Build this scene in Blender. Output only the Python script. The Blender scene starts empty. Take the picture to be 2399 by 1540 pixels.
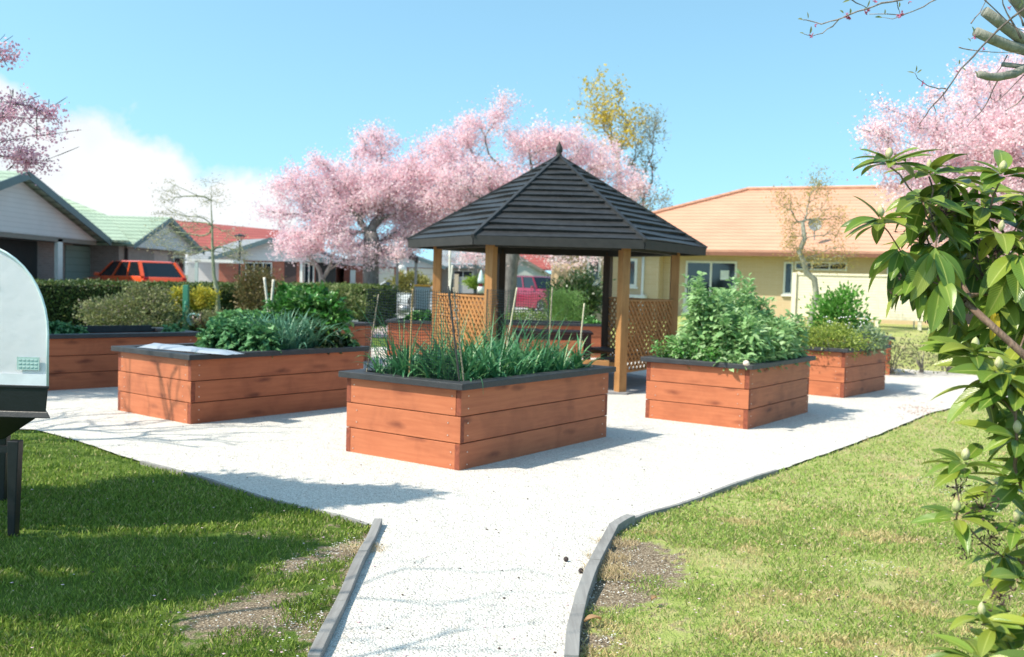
import bpy, bmesh, math, random
import numpy as np
from mathutils import Vector, Matrix, noise
rnd = random.Random(7)
rng = np.random.default_rng(11)
C = bpy.context.scene.collection
# ---------------------------------------------------------------- camera model
W_, H_, FP, CH = 2399.0, 1540.0, 2250.0, 1.5
PITCH, ROLL = math.atan(108 / FP), math.radians(1.6)
Fv = np.array([0, math.cos(PITCH), -math.sin(PITCH)])
U0 = np.array([0, math.sin(PITCH), math.cos(PITCH)]); R0 = np.array([1., 0, 0])
Rv = R0 * math.cos(ROLL) + U0 * math.sin(ROLL); Uv = U0 * math.cos(ROLL) - R0 * math.sin(ROLL)
def ray(px, py): return Fv * FP + Rv * (px - W_ / 2) - Uv * (py - H_ / 2)
def G(px, py, z=0.0):
    d = ray(px, py); t = (z - CH) / d[2]
    return Vector((t * d[0], t * d[1], z))
def A(px, py, Y):
    d = ray(px, py); t = Y / d[1]
    return Vector((t * d[0], Y, CH + t * d[2]))
# ---------------------------------------------------------------- mesh helpers
class MB:
    def __init__(s): s.v = []; s.f = []; s.uv = None
    def add(s, vs, fs):
        n = len(s.v); s.v += [tuple(v) for v in vs]; s.f += [tuple(i + n for i in f) for f in fs]; return s
    def hexa(s, p):   # 8 pts: bottom 4 ccw, top 4
        return s.add(p, [(3, 2, 1, 0), (4, 5, 6, 7), (0, 1, 5, 4), (1, 2, 6, 5), (2, 3, 7, 6), (3, 0, 4, 7)])
    def box(s, c, d, rz=0, M=None):
        x, y, z = d[0] / 2, d[1] / 2, d[2] / 2
        P = [Vector(q) for q in ((-x, -y, -z), (x, -y, -z), (x, y, -z), (-x, y, -z), (-x, -y, z), (x, -y, z), (x, y, z), (-x, y, z))]
        m = M if M is not None else Matrix.Rotation(rz, 3, 'Z')
        return s.hexa([m @ q + Vector(c) for q in P])
    def beam(s, a, b, w, h, up=(0, 0, 1)):
        a, b = Vector(a), Vector(b); d = (b - a).normalized(); u = Vector(up)
        r = d.cross(u).normalized(); u = r.cross(d).normalized(); r *= w / 2; u *= h / 2
        return s.hexa([a - r - u, a + r - u, b + r - u, b - r - u, a - r + u, a + r + u, b + r + u, b - r + u])
    def slab(s, pts, n):  # polygon extruded by vector n
        n = Vector(n); k = len(pts); P = [Vector(p) for p in pts]
        return s.add(P + [p + n for p in P], [tuple(range(k - 1, -1, -1)), tuple(range(k, 2 * k))] + [(i, (i + 1) % k, (i + 1) % k + k, i + k) for i in range(k)])
    def tube(s, pts, rad, n=6, cap=True):
        pts = [Vector(p) for p in pts]; N = len(pts)
        if not hasattr(rad, '__len__'): rad = [rad] * N
        ref = Vector((0.31, 0.22, 0.92)); V = []; Fs = []
        for i, p in enumerate(pts):
            d = (pts[min(i + 1, N - 1)] - pts[max(i - 1, 0)])
            d = d.normalized() if d.length > 1e-9 else Vector((0, 0, 1))
            if i == 0 and abs(d.dot(ref)) > .95: ref = Vector((1, 0, 0))
            a = d.cross(ref).normalized() if d.cross(ref).length > 1e-6 else Vector((1, 0, 0)); b = d.cross(a)
            ref = b.cross(d) if False else ref
            for k in range(n):
                t = 2 * math.pi * k / n; V.append(p + (a * math.cos(t) + b * math.sin(t)) * rad[i])
        for i in range(N - 1):
            for k in range(n):
                Fs.append((i * n + k, i * n + (k + 1) % n, (i + 1) * n + (k + 1) % n, (i + 1) * n + k))
        if cap: Fs += [tuple(range(n - 1, -1, -1)), tuple((N - 1) * n + k for k in range(n))]
        return s.add(V, Fs)
    def lathe(s, c, prof, n=16, axis=None):
        c = Vector(c); V = []; Fs = []; m = axis or Matrix.Identity(3); N = len(prof)
        for r, z in prof:
            for k in range(n):
                t = 2 * math.pi * k / n; V.append(c + m @ Vector((r * math.cos(t), r * math.sin(t), z)))
        for i in range(N - 1):
            for k in range(n): Fs.append((i * n + k, i * n + (k + 1) % n, (i + 1) * n + (k + 1) % n, (i + 1) * n + k))
        Fs += [tuple(range(n - 1, -1, -1)), tuple((N - 1) * n + k for k in range(n))]
        return s.add(V, Fs)
    def quad(s, *p): return s.add(p, [tuple(range(len(p)))])
    def build(s, name, m, parent=None, smooth=False, bevel=0, recalc=True):
        me = bpy.data.meshes.new(name); off = Vector((0, 0, 0)); q = parent
        while q is not None: off += Vector(q.location); q = q.parent
        me.from_pydata([tuple(Vector(v) - off) for v in s.v], [], s.f)
        if recalc:
            b = bmesh.new(); b.from_mesh(me); bmesh.ops.recalc_face_normals(b, faces=b.faces); b.to_mesh(me); b.free()
        return link(name, me, m, parent, smooth, bevel)
def link(name, me, m, parent=None, smooth=False, bevel=0):
    if m is not None: me.materials.append(m)
    if smooth: me.polygons.foreach_set('use_smooth', [True] * len(me.polygons))
    o = bpy.data.objects.new(name, me); C.objects.link(o)
    if parent is not None: o.parent = parent
    if bevel:
        b = o.modifiers.new('bevel', 'BEVEL'); b.width = bevel; b.segments = 2; b.limit_method = 'ANGLE'
    return o
def npmesh(name, V, k, m, parent=None, smooth=False, uv=None):
    """V: (nfaces*k,3) unshared polygons of k corners"""
    V = np.asarray(V, dtype=np.float64).reshape(-1, 3).copy(); q = parent
    while q is not None: V -= np.array(q.location); q = q.parent
    n = len(V) // k; me = bpy.data.meshes.new(name)
    me.vertices.add(len(V)); me.vertices.foreach_set('co', V.ravel())
    me.loops.add(n * k); me.loops.foreach_set('vertex_index', np.arange(n * k))
    me.polygons.add(n); me.polygons.foreach_set('loop_start', np.arange(n) * k)
    me.polygons.foreach_set('loop_total', np.full(n, k)) if False else None
    if uv is not None:
        l = me.uv_layers.new(name='UVMap'); l.data.foreach_set('uv', np.asarray(uv, dtype=np.float32).ravel())
    me.update(calc_edges=True); me.validate()
    return link(name, me, m, parent, smooth)
def stripmesh(name, grid, m, parent=None, smooth=True):
    """grid (N, L, K, 3): N strips with L rows and K columns, shared verts; uv across/along"""
    g = np.asarray(grid, dtype=np.float64); N, L, K, _ = g.shape; V = g.reshape(-1, 3).copy(); q = parent
    while q is not None: V -= np.array(q.location); q = q.parent
    b = np.arange(N)[:, None, None] * L * K + np.arange(L - 1)[None, :, None] * K + np.arange(K - 1)[None, None, :]
    F = np.stack([b, b + 1, b + K + 1, b + K], -1).reshape(-1, 4)
    me = bpy.data.meshes.new(name); me.vertices.add(len(V)); me.vertices.foreach_set('co', V.ravel())
    me.loops.add(F.size); me.loops.foreach_set('vertex_index', F.ravel())
    me.polygons.add(len(F)); me.polygons.foreach_set('loop_start', np.arange(len(F)) * 4)
    uu = np.tile(np.tile(np.linspace(0, 1, K), L), N); vv = np.tile(np.repeat(np.linspace(0, 1, L), K), N)
    l = me.uv_layers.new(name='UVMap'); l.data.foreach_set('uv', np.stack([uu[F.ravel()], vv[F.ravel()]], 1).astype(np.float32).ravel())
    me.update(calc_edges=True); me.validate()
    return link(name, me, m, parent, smooth)
def thing(name, label, cat, loc=(0, 0, 0), group=None):
    o = bpy.data.objects.new(name, None); C.objects.link(o); o.location = loc; o.empty_display_size = .2
    return tag(o, label, cat, group)
def tag(o, label, cat, group=None, kind=None):
    o['label'] = label; o['category'] = cat
    if group: o['group'] = group
    if kind: o['kind'] = kind
    return o
def struct(o): o['kind'] = 'structure'; return o
# ---------------------------------------------------------------- materials
def newmat(name):
    m = bpy.data.materials.new(name); m.use_nodes = True; nt = m.node_tree
    p = nt.nodes['Principled BSDF']; return m, nt, p
def N(nt, t, **kw):
    n = nt.nodes.new(t)
    for k, v in kw.items():
        if k.startswith('i_'): n.inputs[k[2:].replace('_', ' ')].default_value = v
        else: setattr(n, k, v)
    return n
def ramp(nt, fac, stops, interp='LINEAR'):
    r = nt.nodes.new('ShaderNodeValToRGB'); r.color_ramp.interpolation = interp; e = r.color_ramp.elements
    while len(e) < len(stops): e.new(.5)
    for i, (p, c) in enumerate(stops): e[i].position = p; e[i].color = (*c, 1) if len(c) == 3 else c
    nt.links.new(fac, r.inputs[0]); return r.outputs[0]
def mixc(nt, f, a, b, mode='MIX'):
    n = nt.nodes.new('ShaderNodeMix'); n.data_type = 'RGBA'; n.blend_type = mode
    for s, v in ((n.inputs[0], f), (n.inputs[6], a), (n.inputs[7], b)):
        if hasattr(v, 'links') or hasattr(v, 'is_linked'): nt.links.new(v, s)
        else: s.default_value = v if not isinstance(v, tuple) else ((*v, 1) if len(v) == 3 else v)
    return n.outputs[2]
def math_(nt, op, a, b=None, c=None, clamp=False):
    n = nt.nodes.new('ShaderNodeMath'); n.operation = op; n.use_clamp = clamp
    for i, v in enumerate((a, b, c)):
        if v is None: continue
        if hasattr(v, 'is_linked'): nt.links.new(v, n.inputs[i])
        else: n.inputs[i].default_value = v
    return n.outputs[0]
def coords(nt, kind='Object', scale=(1, 1, 1), rnd_off=False, rot=(0, 0, 0)):
    tc = nt.nodes.new('ShaderNodeTexCoord'); mp = nt.nodes.new('ShaderNodeMapping'); mp.inputs['Scale'].default_value = scale
    mp.inputs['Rotation'].default_value = rot
    nt.links.new(tc.outputs[kind], mp.inputs['Vector'])
    if rnd_off:
        oi = nt.nodes.new('ShaderNodeObjectInfo'); v = nt.nodes.new('ShaderNodeVectorMath'); v.operation = 'SCALE'
        v.inputs[0].default_value = (37., 91., 53.); nt.links.new(oi.outputs['Random'], v.inputs['Scale']); nt.links.new(v.outputs[0], mp.inputs['Location'])
    return mp.outputs[0]
def noise_(nt, vec, scale, detail=3, rough=.55, dist=0):
    n = nt.nodes.new('ShaderNodeTexNoise'); n.inputs['Scale'].default_value = scale; n.inputs['Detail'].default_value = detail
    n.inputs['Roughness'].default_value = rough; n.inputs['Distortion'].default_value = dist
    if vec is not None: nt.links.new(vec, n.inputs['Vector'])
    return n.outputs['Fac']
def bump(nt, p, h, strength=.3, dist=.01):
    b = nt.nodes.new('ShaderNodeBump'); b.inputs['Strength'].default_value = strength; b.inputs['Distance'].default_value = dist
    nt.links.new(h, b.inputs['Height']); nt.links.new(b.outputs[0], p.inputs['Normal']); return b
def mat(name, c1, c2=None, scale=8, rough=.6, bp=0, bscale=60, stretch=(1, 1, 1), metal=0, spec=.5, coat=0, detail=4):
    m, nt, p = newmat(name); p.inputs['Roughness'].default_value = rough; p.inputs['Metallic'].default_value = metal
    p.inputs['Specular IOR Level'].default_value = spec; p.inputs['Coat Weight'].default_value = coat
    c2 = c2 or tuple(x * .8 for x in c1); v = coords(nt, 'Object', stretch)
    nt.links.new(ramp(nt, noise_(nt, v, scale, detail), [(.3, c2), (.7, c1)]), p.inputs['Base Color'])
    if bp: bump(nt, p, noise_(nt, v, bscale, 3), bp, .01)
    return m
def leafmat(name, cols, trans=.3, rough=.5, spec=.3, rib=None, veinscale=0):
    m, nt, p = newmat(name); p.inputs['Roughness'].default_value = rough; p.inputs['Specular IOR Level'].default_value = spec
    g = nt.nodes.new('ShaderNodeNewGeometry'); k = len(cols)
    c = ramp(nt, g.outputs['Random Per Island'], [(i / max(1, k - 1), x) for i, x in enumerate(cols)])
    if rib:
        u = nt.nodes.new('ShaderNodeUVMap'); sx = nt.nodes.new('ShaderNodeSeparateXYZ'); nt.links.new(u.outputs[0], sx.inputs[0])
        d = math_(nt, 'ABSOLUTE', math_(nt, 'SUBTRACT', sx.outputs[0], .5))
        f = math_(nt, 'MULTIPLY', math_(nt, 'SUBTRACT', .05, d, clamp=True), 18., clamp=True)
        c = mixc(nt, f, c, rib)
        if veinscale:
            w = nt.nodes.new('ShaderNodeTexWave'); w.inputs['Scale'].default_value = veinscale; w.bands_direction = 'Y'; w.inputs['Distortion'].default_value = 1.
            cb = nt.nodes.new('ShaderNodeCombineXYZ'); nt.links.new(math_(nt, 'SUBTRACT', sx.outputs[1], math_(nt, 'MULTIPLY', d, .35)), cb.inputs[1]); nt.links.new(sx.outputs[0], cb.inputs[0])
            nt.links.new(cb.outputs[0], w.inputs['Vector']); bump(nt, p, w.outputs['Fac'], .25, .004)
    nt.links.new(c, p.inputs['Base Color'])
    tr = nt.nodes.new('ShaderNodeBsdfTranslucent'); nt.links.new(c, tr.inputs[0])
    mx = nt.nodes.new('ShaderNodeMixShader'); mx.inputs[0].default_value = trans
    nt.links.new(p.outputs[0], mx.inputs[1]); nt.links.new(tr.outputs[0], mx.inputs[2])
    nt.links.new(mx.outputs[0], nt.nodes['Material Output'].inputs[0]); return m
def woodmat(name, c1, c2, knot, axis=0, rough=.6, kn=1.0, ring=1.0):
    """stained board: grain along the given object axis, knots, darker blotches"""
    m, nt, p = newmat(name); st = [9, 9, 9]; st[axis] = .7
    v = coords(nt, 'Object', tuple(st), True); v2 = coords(nt, 'Object', (1, 1, 1), True)
    g = noise_(nt, v, 3.2, 5, .6, .6); c = ramp(nt, g, [(.25, c2), (.62, c1)])
    b = noise_(nt, v2, 2.6, 4, .6, .3); c = mixc(nt, ramp(nt, b, [(.48, (0, 0, 0)), (.72, (.36 * ring,) * 3)]), c, knot)
    sk = [2.0, 2.0, 5.5]; sk[axis] = 1.5
    vk = coords(nt, 'Object', tuple(sk), True)
    vo = nt.nodes.new('ShaderNodeTexVoronoi'); vo.inputs['Scale'].default_value = 1.3
    dm = nt.nodes.new('ShaderNodeVectorMath'); dm.operation = 'ADD'; nz = nt.nodes.new('ShaderNodeTexNoise'); nz.inputs['Scale'].default_value = 7
    nt.links.new(v2, nz.inputs['Vector']); sc = nt.nodes.new('ShaderNodeVectorMath'); sc.operation = 'SCALE'; sc.inputs['Scale'].default_value = .22
    nt.links.new(nz.outputs['Color'], sc.inputs[0]); nt.links.new(vk, dm.inputs[0]); nt.links.new(sc.outputs[0], dm.inputs[1]); nt.links.new(dm.outputs[0], vo.inputs['Vector'])
    kf = ramp(nt, vo.outputs['Distance'], [(.05, (.8 * kn,) * 3), (.16, (.4 * kn,) * 3), (.27, (0, 0, 0))])
    c = mixc(nt, kf, c, knot); nt.links.new(c, p.inputs['Base Color']); p.inputs['Roughness'].default_value = rough
    p.inputs['Specular IOR Level'].default_value = .3
    bump(nt, p, g, .25, .004); return m
def brickmat(name, c1, c2, mortar, axis='X', scale=1.0):
    m, nt, p = newmat(name); tc = nt.nodes.new('ShaderNodeTexCoord'); s = nt.nodes.new('ShaderNodeSeparateXYZ'); nt.links.new(tc.outputs['Object'], s.inputs[0])
    cb = nt.nodes.new('ShaderNodeCombineXYZ'); nt.links.new(math_(nt, 'ADD', s.outputs[0], s.outputs[1]), cb.inputs[0]); nt.links.new(s.outputs[2], cb.inputs[1])
    b = nt.nodes.new('ShaderNodeTexBrick'); nt.links.new(cb.outputs[0], b.inputs['Vector'])
    b.inputs['Color1'].default_value = (*c1, 1); b.inputs['Color2'].default_value = (*c2, 1); b.inputs['Mortar'].default_value = (*mortar, 1)
    b.inputs['Scale'].default_value = 1; b.inputs['Brick Width'].default_value = .24 * scale; b.inputs['Row Height'].default_value = .086 * scale; b.inputs['Mortar Size'].default_value = .006
    nt.links.new(b.outputs[0], p.inputs['Base Color']); p.inputs['Roughness'].default_value = .85; p.inputs['Specular IOR Level'].default_value = .2; return m
def tilemat(name, c1, c2, period=.16, lf=.9):
    m, nt, p = newmat(name); tc = nt.nodes.new('ShaderNodeTexCoord'); s = nt.nodes.new('ShaderNodeSeparateXYZ'); nt.links.new(tc.outputs['Object'], s.inputs[0])
    fr = math_(nt, 'FRACT', math_(nt, 'DIVIDE', s.outputs[2], period))
    v = coords(nt); c = ramp(nt, noise_(nt, v, .8, 5), [(.3, c2), (.7, c1)])
    lip = ramp(nt, fr, [(0, (lf,) * 3), (.16, (lf,) * 3), (.3, (0, 0, 0)), (1, (.0, .0, .0))]); c = mixc(nt, lip, c, tuple(x * .5 for x in c2))
    nt.links.new(c, p.inputs['Base Color']); p.inputs['Roughness'].default_value = .7; p.inputs['Specular IOR Level'].default_value = .25
    wv = math_(nt, 'SINE', math_(nt, 'MULTIPLY', math_(nt, 'ADD', s.outputs[0], s.outputs[1]), 26.))
    bump(nt, p, math_(nt, 'ADD', fr, math_(nt, 'MULTIPLY', wv, .3)), .5, .04); return m
def linedmat(name, c1, dark, period=.18, axis=2, rough=.6):
    m, nt, p = newmat(name); tc = nt.nodes.new('ShaderNodeTexCoord'); s = nt.nodes.new('ShaderNodeSeparateXYZ'); nt.links.new(tc.outputs['Object'], s.inputs[0])
    fr = math_(nt, 'FRACT', math_(nt, 'DIVIDE', s.outputs[axis], period))
    v = coords(nt); c = ramp(nt, noise_(nt, v, 1.5, 4), [(.3, tuple(x * .93 for x in c1)), (.7, c1)])
    c = mixc(nt, ramp(nt, fr, [(0, (1, 1, 1)), (.07, (1, 1, 1)), (.1, (0, 0, 0)), (1, (0, 0, 0))]), c, dark)
    nt.links.new(c, p.inputs['Base Color']); p.inputs['Roughness'].default_value = rough; p.inputs['Specular IOR Level'].default_value = .25
    bump(nt, p, fr, .3, .02); return m

def glassmat(name, c=(.012, .017, .022)):
    m, nt, p = newmat(name); p.inputs['Base Color'].default_value = (*c, 1); p.inputs['Roughness'].default_value = .06; p.inputs['Specular IOR Level'].default_value = .6
    bump(nt, p, noise_(nt, coords(nt), 1.2, 2), .05, .05); return m
GLASS = glassmat('window_glass')
# ---------------------------------------------------------------- world, sun, camera
sc = bpy.context.scene
SUN = Vector((-.545, -.24, .70)).normalized(); EL = math.asin(SUN.z)
w = bpy.data.worlds.new('World'); sc.world = w; w.use_nodes = True; nt = w.node_tree
bg = nt.nodes['Background']; bg.inputs['Strength'].default_value = .15
sky = nt.nodes.new('ShaderNodeTexSky'); sky.sky_type = 'NISHITA'; sky.sun_disc = False; sky.sun_elevation = EL
sky.sun_rotation = math.atan2(SUN.x, SUN.y); sky.air_density = 1.0; sky.dust_density = .7; sky.ozone_density = 1.0; sky.altitude = 0
tc = nt.nodes.new('ShaderNodeTexCoord'); s = nt.nodes.new('ShaderNodeSeparateXYZ'); nt.links.new(tc.outputs['Generated'], s.inputs[0])
cbv = nt.nodes.new('ShaderNodeCombineXYZ'); nt.links.new(s.outputs[0], cbv.inputs[0]); nt.links.new(s.outputs[1], cbv.inputs[1]); nt.links.new(math_(nt, 'MULTIPLY_ADD', s.outputs[2], .85, .19), cbv.inputs[2])
nv = nt.nodes.new('ShaderNodeVectorMath'); nv.operation = 'NORMALIZE'; nt.links.new(cbv.outputs[0], nv.inputs[0]); nt.links.new(nv.outputs[0], sky.inputs['Vector'])
ys = math_(nt, 'MAXIMUM', s.outputs[1], .02)
t = math_(nt, 'DIVIDE', s.outputs[0], ys); e = math_(nt, 'DIVIDE', s.outputs[2], ys)
n1 = noise_(nt, tc.outputs['Generated'], 8.5, 8, .6, .1); n2 = noise_(nt, tc.outputs['Generated'], 3.1, 5, .5, .2)
top = ramp(nt, math_(nt, 'MULTIPLY_ADD', t, 1., .75), [(0, (.31,) * 3), (.2, (.215,) * 3), (.38, (.15,) * 3), (.42, (.115,) * 3), (.5, (.105,) * 3), (.56, (.03,) * 3), (.72, (0, 0, 0))])
dlt = math_(nt, 'ADD', math_(nt, 'SUBTRACT', top, e), math_(nt, 'MULTIPLY', math_(nt, 'SUBTRACT', n1, .5), .16))
cf = math_(nt, 'MULTIPLY', dlt, 42., clamp=True)
cf = math_(nt, 'MULTIPLY', cf, math_(nt, 'GREATER_THAN', s.outputs[1], .02))
ccol = mixc(nt, 1.0, ramp(nt, n2, [(.38, (.33, .37, .43)), (.50, (.43, .455, .48)), (.60, (.52, .52, .52))]), (10., 10., 10.), 'MULTIPLY')
# the camera's sky hue: cyan-leaning spring sky
tint = mixc(nt, 1.0, sky.outputs[0], (1.25, 1.58, 1.36), 'MULTIPLY')
col = mixc(nt, math_(nt, 'MULTIPLY', cf, .93), tint, ccol); nt.links.new(col, bg.inputs[0])
ld = bpy.data.lights.new('sun', 'SUN'); ld.energy = 5.0; ld.angle = math.radians(.5); ld.color = (1, .925, .79)
lo = bpy.data.objects.new('sun', ld); C.objects.link(lo); lo.rotation_euler = SUN.to_track_quat('Z', 'Y').to_euler(); lo.location = (-20, -10, 30)
cd = bpy.data.cameras.new('camera'); co = bpy.data.objects.new('camera', cd); C.objects.link(co); sc.camera = co
cd.sensor_width = 36; cd.lens = FP / W_ * 36; cd.clip_start = .05; cd.clip_end = 2000
co.matrix_world = Matrix(((Rv[0], Uv[0], -Fv[0], 0), (Rv[1], Uv[1], -Fv[1], 0), (Rv[2], Uv[2], -Fv[2], CH), (0, 0, 0, 1)))
cd.dof.use_dof = True; cd.dof.focus_distance = 4.6; cd.dof.aperture_fstop = 3.2
sc.view_settings.view_transform = 'Standard'; sc.view_settings.look = 'None'; sc.view_settings.exposure = .42; sc.view_settings.gamma = 1
sc.render.engine = 'CYCLES'
# ================================================================ GROUND
# lawn sheet, reaching the horizon; soil shows through where the turf is worn
def lawnmat():
    m, nt, p = newmat('lawn_soil'); v = coords(nt, 'Object')
    n1 = noise_(nt, v, 1.6, 6, .6, .2); n2 = noise_(nt, v, 14, 5, .6); n3 = noise_(nt, v, 90, 3)
    g = ramp(nt, n2, [(.3, (.24, .31, .075)), (.5, (.34, .38, .12)), (.72, (.50, .43, .22))])
    g = mixc(nt, ramp(nt, n1, [(.5, (0, 0, 0)), (.68, (.7,) * 3)]), g, (.50, .40, .24))
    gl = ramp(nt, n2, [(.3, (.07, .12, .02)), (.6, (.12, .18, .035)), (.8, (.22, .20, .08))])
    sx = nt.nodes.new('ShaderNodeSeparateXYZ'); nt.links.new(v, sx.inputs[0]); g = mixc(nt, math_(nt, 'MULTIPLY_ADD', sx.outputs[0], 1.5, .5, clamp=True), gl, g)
    soil = ramp(nt, n3, [(.36, (.11, .085, .06)), (.52, (.25, .19, .13)), (.63, (.42, .34, .25)), (.72, (.66, .62, .55))])
    at = nt.nodes.new('ShaderNodeAttribute'); at.attribute_name = 'worn'
    f = math_(nt, 'MULTIPLY', math_(nt, 'SUBTRACT', math_(nt, 'ADD', at.outputs['Fac'], math_(nt, 'MULTIPLY', math_(nt, 'SUBTRACT', n2, .5), 1.6)), .5), 4, clamp=True)
    nt.links.new(mixc(nt, f, g, soil), p.inputs['Base Color']); p.inputs['Roughness'].default_value = .95; p.inputs['Specular IOR Level'].default_value = .1
    bump(nt, p, math_(nt, 'ADD', n3, n2), .8, .02); return m
def gravelmat():
    m, nt, p = newmat('white_gravel'); v = coords(nt, 'Object')
    vo = nt.nodes.new('ShaderNodeTexVoronoi'); vo.inputs['Scale'].default_value = 95; nt.links.new(v, vo.inputs['Vector'])
    hs = nt.nodes.new('ShaderNodeSeparateColor'); nt.links.new(vo.outputs['Color'], hs.inputs[0])
    c = ramp(nt, hs.outputs[0], [(0, (.38, .345, .30)), (.10, (.56, .525, .48)), (.5, (.67, .635, .585)), (1, (.745, .715, .67))])
    edge = ramp(nt, vo.outputs['Distance'], [(.45, (0, 0, 0)), (.85, (.55,) * 3)])
    c = mixc(nt, edge, c, (.36, .325, .29))
    big = noise_(nt, v, .7, 5, .6, .3); c = mixc(nt, ramp(nt, big, [(.5, (0, 0, 0)), (.75, (.35,) * 3)]), c, (.60, .57, .53))
    fl = noise_(nt, v, 22, 2, .5); c = mixc(nt, ramp(nt, fl, [(.74, (0, 0, 0)), (.80, (.45,) * 3)]), c, (.32, .27, .2))
    nt.links.new(c, p.inputs['Base Color']); p.inputs['Roughness'].default_value = .9; p.inputs['Specular IOR Level'].default_value = .15
    d = math_(nt, 'SUBTRACT', 1., vo.outputs['Distance'])
    bump(nt, p, math_(nt, 'ADD', d, math_(nt, 'ADD', math_(nt, 'MULTIPLY', noise_(nt, v, 9, 4), 2.), math_(nt, 'MULTIPLY', noise_(nt, v, 2.5, 3), 7.))), .8, .009); return m
LAWN, GRAVEL = lawnmat(), gravelmat()
# worn-patch map (also drives the grass density)
PATCH = [(G(1470, 1300), .34, 1.15), (G(1440, 1380), .26, 1.1), (G(1530, 1340), .26, .9), (G(560, 1440), .34, .95), (G(700, 1320), .20, .8), (G(790, 1290), .18, .9),
         (G(730, 1460), .16, .9), (G(830, 1270), .14, .7), (G(1405, 1500), .12, .9), (G(2050, 1330), .20, .45), (G(2240, 1140), .4, .5), (G(2160, 1390), .25, .5), (G(1620, 1470), .2, .45), (G(640, 1400), .2, .8), (G(760, 1240), .25, .6), (G(620, 1240), .3, .5), (G(1900, 1450), .3, .4), (G(2100, 1120), .5, .35)]
EDGE_L = [(735, 1560), (778, 1470), (808, 1405), (840, 1330), (868, 1275), (886, 1233)]
EDGE_R = [(1338, 1560), (1343, 1490), (1362, 1410), (1385, 1350), (1410, 1295), (1438, 1245), (1478, 1222)]
EDGE_R2 = [(1478, 1222), (1560, 1196), (1640, 1168), (1730, 1136), (1820, 1104)]
def segd(p, a, b):
    ax, ay, bx, by = a[0], a[1], b[0], b[1]; dx, dy = bx - ax, by - ay; t = max(0, min(1, ((p[0] - ax) * dx + (p[1] - ay) * dy) / (dx * dx + dy * dy)))
    return math.hypot(p[0] - ax - t * dx, p[1] - ay - t * dy)
ELp = [G(*q) for q in EDGE_L]; ERp = [G(*q) for q in EDGE_R]
def worn(x, y):
    f = 0.
    for c, r, s_ in PATCH:
        d = math.hypot((x - c.x), (y - c.y) * .8) / r
        if d < 1.6: f = max(f, s_ * max(0, 1.25 - d * .8))
    if y < 6.5:
        for P in (ELp, ERp):
            for a, b in zip(P, P[1:]):
                d = segd((x, y), a, b)
                if d < .14: f = max(f, 1. - d / .16)
    return f
cl = lambda v: max(0., min(1., v))
def gz_(x, y): return .3 * cl((-x - 5) / 4) * cl((y - 25) / 8) + .5 * cl((x - 3) / 3) * cl((y - 19.5) / 9)
# lawn: fine grid near the camera, far ring beyond
mb = MB(); xs = np.concatenate([[-220, -80, -40, -30, -20, -14, -11], np.linspace(-9, 9, 181), [10, 12, 14, 18, 24, 30, 80, 220]]); ys_ = np.concatenate([[-30, -5, 1.2], np.linspace(1.8, 14, 123), [16, 18, 19.5, 21, 23, 25, 28.5, 33, 40, 48, 70, 120, 260, 700]])
Vg = []; wn = []
for y in ys_:
    for x in xs:
        Vg.append((x, y, .0 + (.012 * noise.noise(Vector((x * 1.3, y * 1.3, 0))) - .014 if abs(x) < 9.1 and 1.5 < y < 14.1 else -.014) + gz_(x, y))); wn.append(worn(x, y) if abs(x) < 9 and y < 14 else 0)
nx = len(xs); Fg = [(j * nx + i, j * nx + i + 1, (j + 1) * nx + i + 1, (j + 1) * nx + i) for j in range(len(ys_) - 1) for i in range(nx - 1)]
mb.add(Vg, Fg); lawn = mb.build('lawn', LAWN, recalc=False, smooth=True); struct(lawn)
at = lawn.data.attributes.new('worn', 'FLOAT', 'POINT'); at.data.foreach_set('value', wn)
# gravel court and path (one sheet a little above the lawn)
GL = [(600, 1700), (735, 1560), (778, 1470), (808, 1405), (840, 1330), (868, 1275), (886, 1233), (862, 1232), (800, 1214), (740, 1198), (670, 1180), (600, 1160), (540, 1140), (480, 1123), (410, 1103), (330, 1083), (280, 1068), (235, 1052), (170, 1030), (110, 1015), (80, 1008)]
GR = [(1345, 1700), (1338, 1560), (1343, 1490), (1362, 1410), (1385, 1350), (1410, 1295), (1438, 1245), (1478, 1222), (1560, 1196), (1640, 1168), (1730, 1136), (1820, 1104), (1900, 1076), (1975, 1050), (2060, 1018), (2110, 998), (2140, 985), (2180, 968), (2260, 950), (2399, 930), (2600, 925)]
left = [G(*q) for q in GL] + [Vector((-9, 9.2, 0)), Vector((-16, 11, 0)), Vector((-16, 16.5, 0)), Vector((-8, 17, 0))]
back = [Vector((-5.2, 18.6, 0)), G(880, 815), Vector((-1, 22.5, 0)), Vector((2, 23, 0)), Vector((5, 22, 0)), G(2090, 864), G(2215, 872), G(2399, 893), G(2600, 905)]
right = [G(*q) for q in GR][::-1]
poly = left + back + right
def wob(P, step=.12, amp=.018):
    out = []
    for a, b in zip(P, P[1:] + P[:1]):
        n = max(1, min(60, int((b - a).length / step)))
        for i in range(n):
            q = a.lerp(b, i / n); d = amp * noise.noise(q * 7.3); out.append(Vector((q.x + d, q.y + amp * noise.noise(q * 6.1 + Vector((9, 3, 1))), 0)))
    return out
pts = wob(poly); b = bmesh.new(); vs = [b.verts.new(p + Vector((0, 0, .006))) for p in pts]; f = b.faces.new(vs)
bmesh.ops.triangulate(b, faces=[f]); me = bpy.data.meshes.new('gravel_path'); b.normal_update(); b.to_mesh(me); b.free()
gravel = link('gravel_path', me, GRAVEL); struct(gravel)
for pgn in me.polygons:
    if pgn.normal.z < 0: me.flip_normals(); break
GRAVEL_POLY = [(p.x, p.y) for p in poly]
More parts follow.
